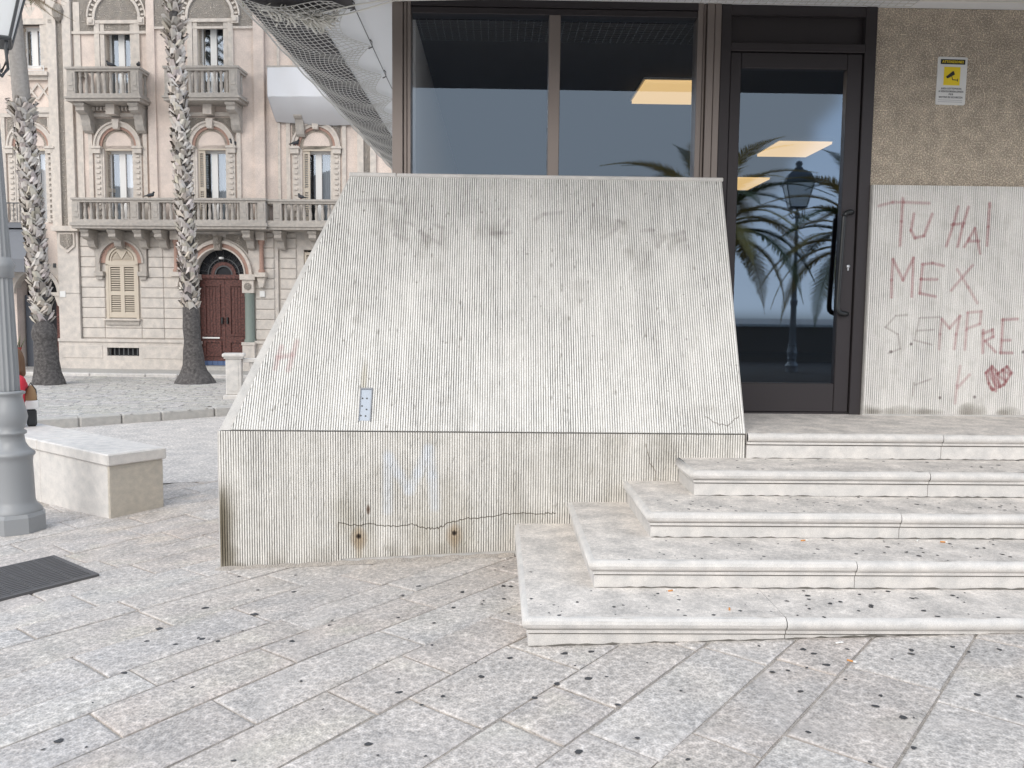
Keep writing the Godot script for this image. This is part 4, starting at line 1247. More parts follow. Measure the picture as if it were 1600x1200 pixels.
	for s in [[-0.68, 0.397], [0.487, 1.562]]:
		pal_part("pane", M.glass, w, func(st): quad(st, v3(s[0], 2.26, -6.865), v3(s[1], 2.26, -6.865), v3(s[1], 3.9, -6.865), v3(s[0], 3.9, -6.865)))
	# door
	var d := sub("entrance_door", b)
	pal_part("outer_frame", M.bronze_dark, d, func(st):
		bevel_box(st, v3(1.748, 0.784, -6.98), v3(1.83, S - 0.003, -6.80), 0.004, Transform3D())
		bevel_box(st, v3(2.892, 0.784, -6.98), v3(2.982, S - 0.003, -6.80), 0.004, Transform3D())
		bevel_box(st, v3(1.83, 3.655, -6.98), v3(2.892, 3.72, -6.80), 0.004, Transform3D())
		box(st, v3(1.83, 3.93, -6.98), v3(2.892, S - 0.003, -6.81)))
	pal_part("transom_panel", M.bronze_dark, d, func(st): box(st, v3(1.83, 3.72, -6.93), v3(2.892, 3.93, -6.86)))
	pal_part("threshold", M.bronze_dark, d, func(st): box(st, v3(1.83, 0.784, -6.96), v3(2.892, 0.798, -6.82)))
	var leaf := sub("door_leaf", d)
	pal_part("leaf_frame", M.bronze_dark, leaf, func(st):
		bevel_box(st, v3(1.836, 0.80, -6.90), v3(1.922, 3.65, -6.822), 0.005, Transform3D())
		bevel_box(st, v3(2.768, 0.80, -6.90), v3(2.886, 3.65, -6.822), 0.005, Transform3D())
		bevel_box(st, v3(1.924, 3.53, -6.90), v3(2.766, 3.65, -6.823), 0.005, Transform3D())
		bevel_box(st, v3(1.924, 0.80, -6.90), v3(2.766, 1.035, -6.824), 0.005, Transform3D()))
	pal_part("pane", M.glass, leaf, func(st): quad(st, v3(1.922, 1.035, -6.862), v3(2.768, 1.035, -6.862), v3(2.768, 3.53, -6.862), v3(1.922, 3.53, -6.862)))
	pal_part("pull_handle", M.black, leaf, func(st):
		st.set_smooth_group(0)
		var p := [v3(2.845, 2.415, -6.83), v3(2.843, 2.415, -6.80)]
		for i in 7:
			var t := PI / 2 * i / 6.0
			p.append(v3(2.785 - 0.055 * sin(t) + 0.04, 2.36 + 0.05 * cos(t) + 0.005, -6.78))
		p.append(v3(2.768, 2.30, -6.78))
		p.append(v3(2.748, 1.70, -6.78))
		for i in 7:
			var t := PI / 2 * i / 6.0
			p.append(v3(2.748 + 0.055 * (1 - cos(t)), 1.655 - 0.05 * sin(t), -6.78))
		p.append(v3(2.835, 1.602, -6.80))
		p.append(v3(2.838, 1.602, -6.83))
		tube(st, p, 0.02, 10))
	var lk := pal_part("lock_cylinder", M.steel, leaf, func(st):
		st.set_smooth_group(0)
		lathe(st, [Vector2(0.014, 0), Vector2(0.014, 0.012), Vector2(0.0, 0.012)], 12, Transform3D(Basis(Vector3.RIGHT, PI / 2), v3(2.838, 1.985, -6.822))))
	pal_part("lock_lug", M.steel, leaf, func(st): bevel_box(st, v3(2.831, 1.95, -6.822), v3(2.845, 1.98, -6.812), 0.003, Transform3D()))
	# lamps in the room behind the glass
	var k := 0
	for q in [[1.45, 2.1, -9.33, -8.5, "warm ceiling light seen through the right-hand window pane"], [3.72, 4.42, -12.25, -11.3, "warm ceiling light in mid height of the glass door"], [3.35, 4.55, -15.5, -14.25, "low warm ceiling light at the left edge of the glass door"]]:
		var lt := thing("ceiling_light", q[4], "ceiling light", v3((q[0] + q[1]) / 2, 3.85, (q[2] + q[3]) / 2), 0.0, "ceiling lights behind the glass")
		var hx: float = (q[1] - q[0]) / 2
		var hz: float = (q[3] - q[2]) / 2
		var em := StandardMaterial3D.new()
		em.albedo_color = Color(0.9, 0.85, 0.75)
		em.emission_enabled = true
		em.emission = Color(1.0, 0.84, 0.58)
		em.emission_energy_multiplier = 0.5
		pal_part("diffuser", em, lt, func(st): box(st, v3(-hx, 0.0, -hz), v3(hx, 0.03, hz)))
		pal_part("housing", M.white_paint, lt, func(st): box(st, v3(-hx - 0.02, 0.03, -hz - 0.02), v3(hx + 0.02, 0.05, hz + 0.02)))
		var al := AreaLight3D.new()
		al.name = "lamp"
		al.area_size = Vector2(hx * 2, hz * 2)
		al.light_color = Color(1.0, 0.86, 0.64)
		al.light_energy = 0.12
		al.shadow_enabled = true
		lt.add_child(al)
		al.position = v3(0, -0.01, 0)
		al.rotation.x = -PI / 2
		k += 1

func graffiti(s: Sheet) -> void:
	var red := Vector3(0.50, 0.20, 0.22)
	var grey := Vector3(0.50, 0.46, 0.45)
	var mp := func(p: Array) -> Array:
		var out := []
		for q in p:
			var t: float = (q[1] - 35.0) / 1065.0
			var l := lerpf(66.0, 30.0, t)
			var r := lerpf(792.0, 752.0, t)
			out.append(Vector2((q[0] - l) / (r - l) * 560.0, t * 768.0))
		return out
	for q in [[[[90, 130], [150, 113], [200, 112], [312, 115]], 0.55], [[[195, 95], [190, 200], [185, 310]], 0.75], [[[245, 165], [232, 240], [250, 275], [290, 265], [325, 165]], 0.75],
		[[[440, 130], [420, 210], [390, 310]], 0.8], [[[485, 130], [460, 220], [440, 312]], 0.8], [[[412, 212], [468, 205]], 0.7], [[[515, 228], [490, 275], [470, 312]], 0.75], [[[515, 228], [540, 342]], 0.7], [[[485, 287], [535, 285]], 0.7],
		[[[578, 112], [579, 126]], 1.0], [[[577, 135], [574, 220], [570, 305]], 0.75], [[[155, 375], [150, 470], [150, 550]], 0.7], [[[155, 375], [200, 470], [245, 368]], 0.7], [[[245, 368], [240, 545]], 0.75],
		[[[287, 395], [280, 465], [275, 530], [345, 545]], 0.7], [[[285, 396], [330, 390], [380, 402]], 0.65], [[[280, 465], [350, 465]], 0.65], [[[508, 398], [415, 515]], 0.6], [[[440, 418], [490, 500], [532, 572]], 0.5],
		[[[375, 650], [368, 720], [365, 790]], 0.45], [[[375, 650], [410, 692], [455, 635]], 0.55], [[[455, 635], [440, 720], [433, 788]], 0.6], [[[490, 620], [485, 700], [480, 790]], 0.55], [[[490, 618], [550, 612], [545, 670], [490, 692]], 0.5],
		[[[560, 700], [560, 805]], 0.7], [[[560, 715], [602, 697], [605, 730], [570, 750], [617, 802]], 0.65], [[[647, 648], [640, 805], [692, 805]], 0.75], [[[645, 650], [712, 645]], 0.7], [[[645, 747], [682, 745]], 0.65],
		[[[460, 870], [447, 960], [440, 1045]], 0.45], [[[503, 910], [450, 972]], 0.5], [[[632, 902], [602, 870], [576, 900], [590, 950], [606, 980], [658, 955], [690, 900], [670, 870], [632, 902]], 0.95], [[[585, 890], [620, 960], [600, 885], [640, 965], [625, 905], [665, 940], [650, 885], [680, 905]], 0.75], [[[598, 970], [622, 985]], 0.8]]:
		s.stroke(mp.call(q[0]), 5.4, red, q[1] * 0.62, 0.75)
	for q in [[[220, 632], [170, 636], [125, 690], [180, 722], [192, 790], [140, 812]], [[275, 650], [255, 750], [332, 770]], [[275, 645], [370, 640]], [[265, 705], [340, 700]], [[260, 960], [330, 932]], [[255, 950], [250, 1010]]]:
		s.stroke(mp.call(q), 3.6, grey, 0.4, 0.7)
	for q in [[372, 1020], [527, 1015], [150, 805], [240, 768], [740, 800]]:
		var c: Vector2 = mp.call([q])[0]
		s.blob(c.x, c.y, 7, 7, Vector3(0.25, 0.2, 0.2), 0.7)
	for i in 12:
		s.blob(s.r.randf_range(0, 560), 760, s.r.randf_range(20, 60), s.r.randf_range(8, 40), Vector3(0.4, 0.38, 0.34), 0.4)

# ribs with chipped arrises on a plane: O corner, U across, V up, N outwards; y0f / y1f give each rib's ends
func ribbed(st: SurfaceTool, O: Vector3, U: Vector3, V: Vector3, N: Vector3, x0: float, x1: float, y0f: Callable, y1f: Callable, pitch: float, rows: int, depth: float, size: Vector2, groove: float, sd: int) -> void:
	var r := RandomNumberGenerator.new()
	r.seed = sd
	var n := int((x1 - x0) / pitch)
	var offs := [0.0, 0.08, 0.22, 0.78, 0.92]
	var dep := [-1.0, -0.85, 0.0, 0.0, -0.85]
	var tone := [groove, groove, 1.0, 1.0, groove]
	var cols := []
	var dn := FastNoiseLite.new()
	dn.seed = sd
	dn.frequency = 1.0
	for i in n + 1:
		for k in offs.size():
			if i == n and k > 0: break
			var x: float = x0 + (i + offs[k]) * pitch
			var lo: float = y0f.call(x)
			var hi: float = y1f.call(x)
			var col := []
			var drift := 0.0
			for j in rows + 1:
				drift = drift * 0.6 + r.randf_range(-0.05, 0.05)
				var jx := (r.randf_range(-0.04, 0.04) + drift * 0.7) * pitch if k == 2 or k == 3 else drift * 0.3 * pitch
				var dz: float = dep[k] * depth * r.randf_range(0.75, 1.2)
				var wy := lerpf(lo, hi, float(j) / rows)
				var dirt := clampf(0.5 + 0.9 * dn.get_noise_2d(x * 2.0, wy * 1.1) + 0.5 * dn.get_noise_2d(x * 9.0 + 50.0, wy * 5.0), 0.0, 1.0)
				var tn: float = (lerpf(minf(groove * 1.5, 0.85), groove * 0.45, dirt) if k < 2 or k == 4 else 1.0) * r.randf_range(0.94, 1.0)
				if (k == 2 or k == 3) and r.randf() < 0.008 + 0.045 * dirt * dirt:
					dz = -depth * r.randf_range(0.3, 0.9)
					tn *= r.randf_range(0.7, 0.92)
				var y := lerpf(lo, hi, clampf((j + (r.randf_range(-0.3, 0.3) if j > 0 and j < rows else 0.0)) / rows, 0, 1))
				col.append([O + U * (x + jx) + V * y + N * dz, Vector2(x / size.x, 1.0 - y / size.y), tn])
			cols.append(col)
	var put := func(q: Array) -> void:
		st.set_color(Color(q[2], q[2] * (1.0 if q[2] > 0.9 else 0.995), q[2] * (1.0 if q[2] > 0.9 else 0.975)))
		st.set_uv(q[1])
		st.add_vertex(q[0])
	for i in cols.size() - 1:
		for j in rows:
			var a: Array = cols[i][j]
			var b: Array = cols[i + 1][j]
			var c: Array = cols[i + 1][j + 1]
			var d: Array = cols[i][j + 1]
			if a[0].distance_squared_to(d[0]) < 1e-8 and b[0].distance_squared_to(c[0]) < 1e-8: continue
			for q in [a, c, b, a, d, c]: put.call(q)

func build_plinth() -> void:
	var p := thing("stone_plinth", "sloping ribbed stone block on a ribbed base below the windows", "plinth")
	var zb := -5.69
	# base block
	var W := 3.588
	var s := ribbed_sheet(1280, 384, Vector3(0.93, 0.92, 0.90), 70, 0.10)
	var at := func(px: float, py: float) -> Vector2:
		return Vector2((px - 341.0) / 824.0 * 1280.0, (py - 672.0) / 221.0 * 360.0)
	var brown := Vector3(0.30, 0.26, 0.19)
	# damp and dirt at the left corner and along the foot
	for i in 60:
		s.blob(s.r.randf_range(0, 60) * s.r.randf(), s.r.randf_range(180, 384), s.r.randf_range(8, 30), s.r.randf_range(30, 110), Vector3(0.36, 0.32, 0.24), 0.11, 0.8)
	for i in 90:
		s.blob(s.r.randf_range(0, 1280), s.r.randf_range(300, 384), s.r.randf_range(6, 30), s.r.randf_range(12, 55), brown, 0.15, 0.7)
	for i in 70:
		s.blob(s.r.randf_range(680, 1260), s.r.randf_range(0, 330), s.r.randf_range(10, 60), s.r.randf_range(20, 120), Vector3(0.50, 0.47, 0.41), 0.10, 0.8)
	for i in 40:
		s.blob(s.r.randf_range(280, 620), s.r.randf_range(120, 330), s.r.randf_range(10, 50), s.r.randf_range(30, 120), Vector3(0.62, 0.58, 0.49), 0.10, 0.8)
	# rust at two old fixings
	for q in [[559, 838], [709, 832]]:
		var c: Vector2 = at.call(q[0], q[1])
		s.blob(c.x, c.y + 6, 24, 34, Vector3(0.60, 0.47, 0.32), 0.55, 0.5)
		s.blob(c.x, c.y + 24, 12, 60, Vector3(0.62, 0.53, 0.40), 0.4, 0.5)
		s.blob(c.x, c.y, 7, 8, Vector3(0.10, 0.07, 0.05), 1.0, 0.1)
	var rc: Vector2 = at.call(574, 795)
	s.blob(rc.x, rc.y, 5, 16, Vector3(0.30, 0.2, 0.14), 0.9, 0.3)
	# cracks
	s.crack([at.call(527, 816), at.call(560, 822), at.call(575, 817), at.call(610, 822), at.call(640, 818), at.call(665, 825), at.call(685, 824), at.call(700, 816), at.call(725, 809), at.call(760, 806), at.call(795, 800), at.call(850, 800), at.call(868, 799)], Vector3(0.22, 0.19, 0.15), 0.85, 2.5, 1.0)
	s.crack([at.call(527, 816), at.call(527, 875)], Vector3(0.25, 0.22, 0.18), 0.7, 0.6, 1.0)
	s.crack([at.call(685, 824), at.call(686, 872)], Vector3(0.25, 0.22, 0.18), 0.6, 0.6, 1.0)
	s.crack([at.call(1010, 690), at.call(1030, 760), at.call(1040, 850)], Vector3(0.35, 0.31, 0.26), 0.5, 5.0, 1.2)
	# faded white letter M
	var wht := Vector3(0.93, 0.955, 0.99)
	for q in [[[605, 708], [604, 796]], [[607, 712], [622, 738], [638, 764], [652, 736], [668, 698]], [[668, 698], [674, 740], [678, 790]]]:
		var pts := []
		for e in q: pts.append(at.call(e[0], e[1]))
		s.stroke(pts, 13.0, wht, 0.65, 0.5)
	var m := StandardMaterial3D.new()
	m.albedo_texture = tex_rgb(1280, 384, s.d)
	m.albedo_color = lin(0.87, 0.865, 0.855)
	m.vertex_color_use_as_albedo = true
	m.roughness = 0.9
	var base := sub("base", p)
	var st := mb()
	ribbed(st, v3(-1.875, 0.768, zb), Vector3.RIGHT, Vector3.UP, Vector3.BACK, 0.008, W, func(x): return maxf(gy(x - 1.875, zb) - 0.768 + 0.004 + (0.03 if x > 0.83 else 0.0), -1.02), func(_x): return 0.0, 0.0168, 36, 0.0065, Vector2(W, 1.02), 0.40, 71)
	# texture rows run from the top of the base: shift so that v = -y / height
	var f := fin(st)
	obj_mesh_shift_v(f, base, "ribbed_face", m)
	pal_part("core", M.stone_plain, base, func(st): box(st, v3(-1.875, -0.6, -6.9), v3(1.713, 0.766, zb - 0.0075)))
	pal_part("mortar_fillet", M.mortar, base, func(st):
		var n := 40
		for i in n:
			var x0 := lerpf(-1.9, 0.14, float(i) / n)
			var x1 := lerpf(-1.9, 0.14, float(i + 1) / n)
			var h0 := 0.012 + 0.012 * absf(sin(i * 2.3))
			var h1 := 0.012 + 0.012 * absf(sin((i + 1) * 2.3))
			quad(st, v3(x0, gy(x0, zb) + 0.001, zb + 0.03 + 0.02 * absf(sin(i * 1.7))), v3(x1, gy(x1, zb) + 0.001, zb + 0.03 + 0.02 * absf(sin((i + 1) * 1.7))), v3(x1, gy(x1, zb) + h1, zb + 0.001), v3(x0, gy(x0, zb) + h0, zb + 0.001)))
	# sloped block
	var top := sub("sloped_block", p)
	var V := v3(0, 2.62 - 0.778, -6.55 - zb)
	var L := V.length()
	V = V.normalized()
	var N := v3(0, -V.z, V.y)
	var s2 := ribbed_sheet(1280, 736, Vector3(0.94, 0.935, 0.92), 80, 0.08)
	for q in [[640, 370, 50, 30], [680, 400, 30, 40], [950, 360, 40, 20], [1050, 385, 40, 16], [760, 370, 30, 14], [730, 640, 60, 40], [620, 330, 40, 20], [1000, 420, 30, 30], [1120, 655, 40, 24], [560, 480, 30, 60], [880, 480, 50, 40]]:
		var cx: float = ((q[0] - 800.0) / 1320.0 * lerpf(5.75, 6.6, (676.0 - q[1]) / 400.0) * 1.0 + 0.11 + 1.875) / W * 1280.0
		var cy: float = 736.0 * (1.0 - (676.0 - q[1]) / 400.0)
		for i in 14:
			s2.blob(cx + s2.r.randf_range(-1, 1) * q[2] * 1.3, cy + s2.r.randf_range(-1, 1) * q[3] * 1.5, s2.r.randf_range(5, 24), s2.r.randf_range(8, 36), Vector3(0.48, 0.46, 0.42), 0.10, 0.8)
	for i in 120:
		s2.blob(s2.r.randf_range(0, 1280), s2.r.randf_range(0, 736), s2.r.randf_range(1.5, 5), s2.r.randf_range(2, 9), Vector3(0.3, 0.28, 0.25), 0.4, 0.6)
	# scrubbed-off lettering across the upper part
	var at2 := func(px: float, py: float) -> Vector2:
		return Vector2(((px - 800.0) / 1320.0 * lerpf(5.75, 6.6, (676.0 - py) / 400.0) + 0.11 + 1.875) / W * 1280.0, 736.0 * (1.0 - (676.0 - py) / 400.0))
	for q in [[[565, 322], [600, 319], [636, 326]], [[600, 330], [602, 362], [600, 390]], [[624, 355], [622, 378], [640, 385]], [[640, 358], [650, 362]], [[668, 390], [660, 372], [672, 380], [690, 392], [695, 365], [682, 360]], [[795, 352], [785, 372], [770, 374], [800, 372]], [[835, 350], [850, 340], [878, 337]], [[920, 362], [925, 352]], [[938, 380], [960, 365], [972, 353], [964, 350], [958, 362]], [[1000, 366], [1015, 364], [1025, 392], [1035, 376]], [[1045, 372], [1065, 368], [1068, 380], [1058, 382]]]:
		var pts := []
		for e in q: pts.append(at2.call(e[0], e[1]))
		s2.stroke(pts, 6.0, Vector3(0.55, 0.52, 0.52), 0.27, 0.8)
	# faint red marks near the left edge
	for q in [[[436, 588], [446, 556]], [[440, 572], [462, 568]], [[456, 590], [470, 548]]]:
		var pts := []
		for e in q: pts.append(Vector2(((e[0] - 800.0) / 1320.0 * lerpf(5.75, 6.6, (676.0 - e[1]) / 400.0) + 0.11 + 1.875) / W * 1280.0, 736.0 * (1.0 - (676.0 - e[1]) / 400.0)))
		s2.stroke(pts, 7.0, Vector3(0.72, 0.50, 0.50), 0.38, 0.85)
	s2.crack([Vector2(1180, 690), Vector2(1215, 712), Vector2(1240, 716), Vector2(1268, 690)], Vector3(0.35, 0.33, 0.3), 0.6, 3.0, 0.9)
	# patched strip above the socket
	s2.blob(345, 600, 10, 60, Vector3(0.75, 0.72, 0.64), 0.6, 0.4)
	var m2 := StandardMaterial3D.new()
	m2.albedo_texture = tex_rgb(1280, 736, s2.d)
	m2.albedo_color = lin(0.89, 0.885, 0.88)
	m2.vertex_color_use_as_albedo = true
	m2.roughness = 0.88
	st = mb()
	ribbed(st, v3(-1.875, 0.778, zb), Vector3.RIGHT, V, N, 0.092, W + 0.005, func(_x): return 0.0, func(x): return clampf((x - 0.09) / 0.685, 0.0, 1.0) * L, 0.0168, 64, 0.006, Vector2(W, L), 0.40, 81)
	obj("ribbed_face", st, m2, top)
	pal_part("core", M.stone_plain, top, func(st):
		var q := [v3(-1.862, 0.772, zb - 0.008), v3(1.716, 0.772, zb - 0.008), v3(1.724, 2.612, -6.556), v3(-1.115, 2.612, -6.556), v3(-1.862, 0.772, -6.88), v3(1.716, 0.772, -6.88), v3(1.724, 2.612, -6.77), v3(-1.115, 2.612, -6.77)]
		quad(st, q[0], q[1], q[2], q[3])
		quad(st, q[4], q[0], q[3], q[7])
		quad(st, q[1], q[5], q[6], q[2])
		quad(st, q[3], q[2], q[6], q[7])
		quad(st, q[5], q[4], q[7], q[6])
		quad(st, q[4], q[5], q[1], q[0]))
	pal_part("coping", M.step, top, func(st):
		bevel_box(st, v3(-1.122, 2.6, -6.77), v3(-0.765, 2.632, -6.535), 0.006, Transform3D())
		bevel_box(st, v3(-0.76, 2.6, -6.77), v3(1.732, 2.63, -6.537), 0.006, Transform3D()))
	# metal socket let into the slope
	var sock := sub("metal_socket", top)
	var xf := Transform3D(Basis(Vector3.RIGHT, V, N), v3(-0.885, 0.778, zb) + V * 0.185)
	pal_part("plate", mat(0.42, 0.47, 0.54, 0.5, 0.0), sock, func(st): box(st, v3(-0.036, -0.115, -0.004), v3(0.036, 0.115, 0.001), xf))
	pal_part("rim", mat(0.22, 0.23, 0.25, 0.5, 0.3), sock, func(st):
		box(st, v3(-0.042, -0.12, -0.006), v3(-0.036, 0.12, 0.007), xf)
		box(st, v3(0.036, -0.12, -0.006), v3(0.042, 0.12, 0.009), xf)
		box(st, v3(-0.036, 0.11, -0.006), v3(0.036, 0.12, 0.009), xf))
	for q in [[-0.024, 0.045], [0.006, 0.045], [-0.024, -0.01], [0.008, -0.035], [-0.028, -0.08], [0.004, -0.082]]:
		pal_part("screw_hole", M.black, sock, func(st): lathe(st, [Vector2(0.006, 0), Vector2(0.006, 0.002), Vector2(0, 0.002)], 8, xf * Transform3D(Basis(Vector3.RIGHT, PI / 2), v3(q[0], q[1], 0.001))))

func obj_mesh_shift_v(f: ArrayMesh, parent: Node, called: String, m: Material) -> void:
	# the base is drawn downwards from its top edge: v = -y / height
	var a := f.surface_get_arrays(0)
	var uv: PackedVector2Array = a[Mesh.ARRAY_TEX_UV]
	for i in uv.size(): uv[i].y -= 1.0
	a[Mesh.ARRAY_TEX_UV] = uv
	var out := ArrayMesh.new()
	out.add_surface_from_arrays(Mesh.PRIMITIVE_TRIANGLES, a)
	mi(called, out, m, parent)

# ---------------------------------------------------------------- steps
func bull_slab(st: SurfaceTool, tp: SurfaceTool, x0: float, x1: float, zf: float, zb: float, y: float, t: float, left: bool) -> void:
	var r := t / 2
	var n := 6
	st.set_smooth_group(1)
	for i in n:
		var a0 := PI / 2 - PI * i / n
		var a1 := PI / 2 - PI * (i + 1) / n
		var i0 := r * (1 - cos(a0))
		var i1 := r * (1 - cos(a1))
		var y0 := y - r + r * sin(a0)
		var y1 := y - r + r * sin(a1)
		var xa0 := x0 + (i0 if left else 0.0)
		var xa1 := x0 + (i1 if left else 0.0)
		var m := 26
		for k in m:
			var f0 := lerpf(xa1, x1, float(k) / m)
			var f1 := lerpf(xa1, x1, float(k + 1) / m)
			var g0 := lerpf(xa0, x1, float(k) / m)
			var g1 := lerpf(xa0, x1, float(k + 1) / m)
			var w0 := wear(f0, y, k, m, left)
			var w1 := wear(f1, y, k + 1, m, left)
			quad(st, v3(f0, y1 - w0 * 0.6, zf - i1 - w0), v3(f1, y1 - w1 * 0.6, zf - i1 - w1), v3(g1, y0 - w1 * 0.6, zf - i0 - w1), v3(g0, y0 - w0 * 0.6, zf - i0 - w0))
		if left: quad(st, v3(x0 + i1, y1, zb), v3(x0 + i1, y1, zf - i1), v3(x0 + i0, y0, zf - i0), v3(x0 + i0, y0, zb))
	st.set_smooth_group(-1)
	var xl := x0 + (r if left else 0.0)
	quad(tp, v3(xl, y, zf - r), v3(x1, y, zf - r), v3(x1, y, zb), v3(xl, y, zb))
	quad(st, v3(xl, y - t, zb), v3(x1, y - t, zb), v3(x1, y - t, zf - r), v3(xl, y - t, zf - r))
	quad(st, v3(x1, y - t, zf - r), v3(x1, y - t, zb), v3(x1, y, zb), v3(x1, y, zf - r))
	if not left: quad(st, v3(x0, y - t, zb), v3(x0, y - t, zf - r), v3(x0, y, zf - r), v3(x0, y, zb))

func build_steps() -> void:
	var s := thing("entrance_steps", "five worn pale stone steps with rounded nosings leading up to the glass door", "steps")
	var ys := [0.143, 0.295, 0.445, 0.608, 0.784]
	var zf := [-3.883, -4.314, -4.759, -5.205, -5.655]
	var xl := [0.138, 0.500, 0.877, 1.232, 1.722]
	var joint := [1.40, 1.915, 2.36, 2.75, 3.065]
	var t := 0.062
	for k in 5:
		var zback: float = zf[k + 1] - 0.08 if k < 4 else -6.9
		var below: float = ys[k - 1] if k > 0 else -0.25
		var y: float = ys[k]
		var zl: float = -5.72 if k < 4 else -6.9
		var cuts := [xl[k], joint[k], joint[k] + 1.75, 6.4]
		for j in 3:
			var a: float = cuts[j] + (0.0 if j == 0 else 0.002)
			var b: float = cuts[j + 1] - 0.002
			var left: bool = j == 0 and k < 4
			var drop := 0.0 if j != 1 else -0.002
			var nose := mb()
			var tp := mb()
			if left:
				# the end runs back to the plinth: a narrow return beside the next step
				bull_slab(nose, tp, a, b, zf[k], zback, y, t, true)
				bull_return(nose, tp, a, xl[k + 1] + 0.1 if k < 3 else 1.715, zback, zl, y, t)
			else:
				bull_slab(nose, tp, a, b, zf[k], zback, y + drop, t, false)
			var slab := obj("tread_slab", tp, M.tread, s)
			obj("nosing", nose, M.step, slab)
			pal_part("fillet", M.step, s, func(st): box(st, v3(a + (0.022 if left else 0.0), y - t - 0.016, zl if left else zback), v3(b, y - t - 0.0005, zf[k] - 0.02)))
			pal_part("shadow_joint", M.step_dark, s, func(st): box(st, v3(a + (0.034 if left else 0.0), y - t - 0.024, zl if left else zback), v3(b, y - t - 0.0165, zf[k] - 0.036)))  # recessed joint coloured dark for dirt and contact shade
			pal_part("riser", M.step, s, func(st): box(st, v3(a + (0.03 if left else 0.0), below - 0.0, zl if left else zback), v3(b, y - t - 0.0245, zf[k] - 0.03)))
	# dirt and contact shade, put in as dark strips along the inner corners
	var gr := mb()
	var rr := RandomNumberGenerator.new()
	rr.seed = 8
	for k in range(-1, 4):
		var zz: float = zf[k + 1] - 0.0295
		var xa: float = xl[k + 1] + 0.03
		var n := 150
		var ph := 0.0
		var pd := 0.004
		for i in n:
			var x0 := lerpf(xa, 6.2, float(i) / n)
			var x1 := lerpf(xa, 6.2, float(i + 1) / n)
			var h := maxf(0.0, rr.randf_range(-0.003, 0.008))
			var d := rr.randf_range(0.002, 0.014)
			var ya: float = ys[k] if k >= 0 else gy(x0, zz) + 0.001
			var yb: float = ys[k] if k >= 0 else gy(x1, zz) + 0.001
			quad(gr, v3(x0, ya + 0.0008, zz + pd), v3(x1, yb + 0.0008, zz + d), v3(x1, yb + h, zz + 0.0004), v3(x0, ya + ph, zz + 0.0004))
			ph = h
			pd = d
	obj("grime_and_shade", gr, mat(0.13, 0.12, 0.105, 0.95), s).set_meta("kind", "stuff")
	# landing joints are real: the slabs above; trodden gum on the treads
	var st := mb(true)
	var r := RandomNumberGenerator.new()
	r.seed = 15
	for i in 210:
		var k: int = [0, 0, 0, 1, 1, 1, 2, 2, 3][r.randi() % 9]
		var x := r.randf_range(xl[k] + 0.05, 3.6)
		var z := r.randf_range(zf[k] - 0.03, zf[k + 1] - 0.01)
		if x < xl[k + 1] and r.randf() < 0.3: z = r.randf_range(zf[k] - 0.03, -5.6)
		gum(st, x, ys[k] + 0.0006, z, r.randf_range(0.005, 0.017), r)
	obj("chewing_gum", st, M.gum, s).set_meta("kind", "stuff")

var wear_noise: FastNoiseLite

func wear(x: float, y: float, k: int, m: int, left: bool) -> float:
	# small dips and chips along a nosing; none at the mitred corner
	if k == 0 and left: return 0.0
	if wear_noise == null:
		wear_noise = FastNoiseLite.new()
		wear_noise.seed = 4
		wear_noise.frequency = 1.0
	var a := wear_noise.get_noise_2d(x * 2.0, y * 30.0)
	var b := wear_noise.get_noise_2d(x * 14.0 + 9.0, y * 50.0)
	return 0.0025 * a + 0.0015 * b + 0.004 * smoothstep(0.25, 0.5, b)

func bull_return(st: SurfaceTool, tp: SurfaceTool, x0: float, x1: float, zfront: float, zb: float, y: float, t: float) -> void:
	var r := t / 2
	var n := 6
	st.set_smooth_group(1)
	for i in n:
		var a0 := PI / 2 - PI * i / n
		var a1 := PI / 2 - PI * (i + 1) / n
		var i0 := r * (1 - cos(a0))
		var i1 := r * (1 - cos(a1))
		var y0 := y - r + r * sin(a0)
		var y1 := y - r + r * sin(a1)
		quad(st, v3(x0 + i1, y1, zb), v3(x0 + i1, y1, zfront), v3(x0 + i0, y0, zfront), v3(x0 + i0, y0, zb))
	st.set_smooth_group(-1)
	quad(tp, v3(x0 + r, y, zfront), v3(x1, y, zfront), v3(x1, y, zb), v3(x0 + r, y, zb))

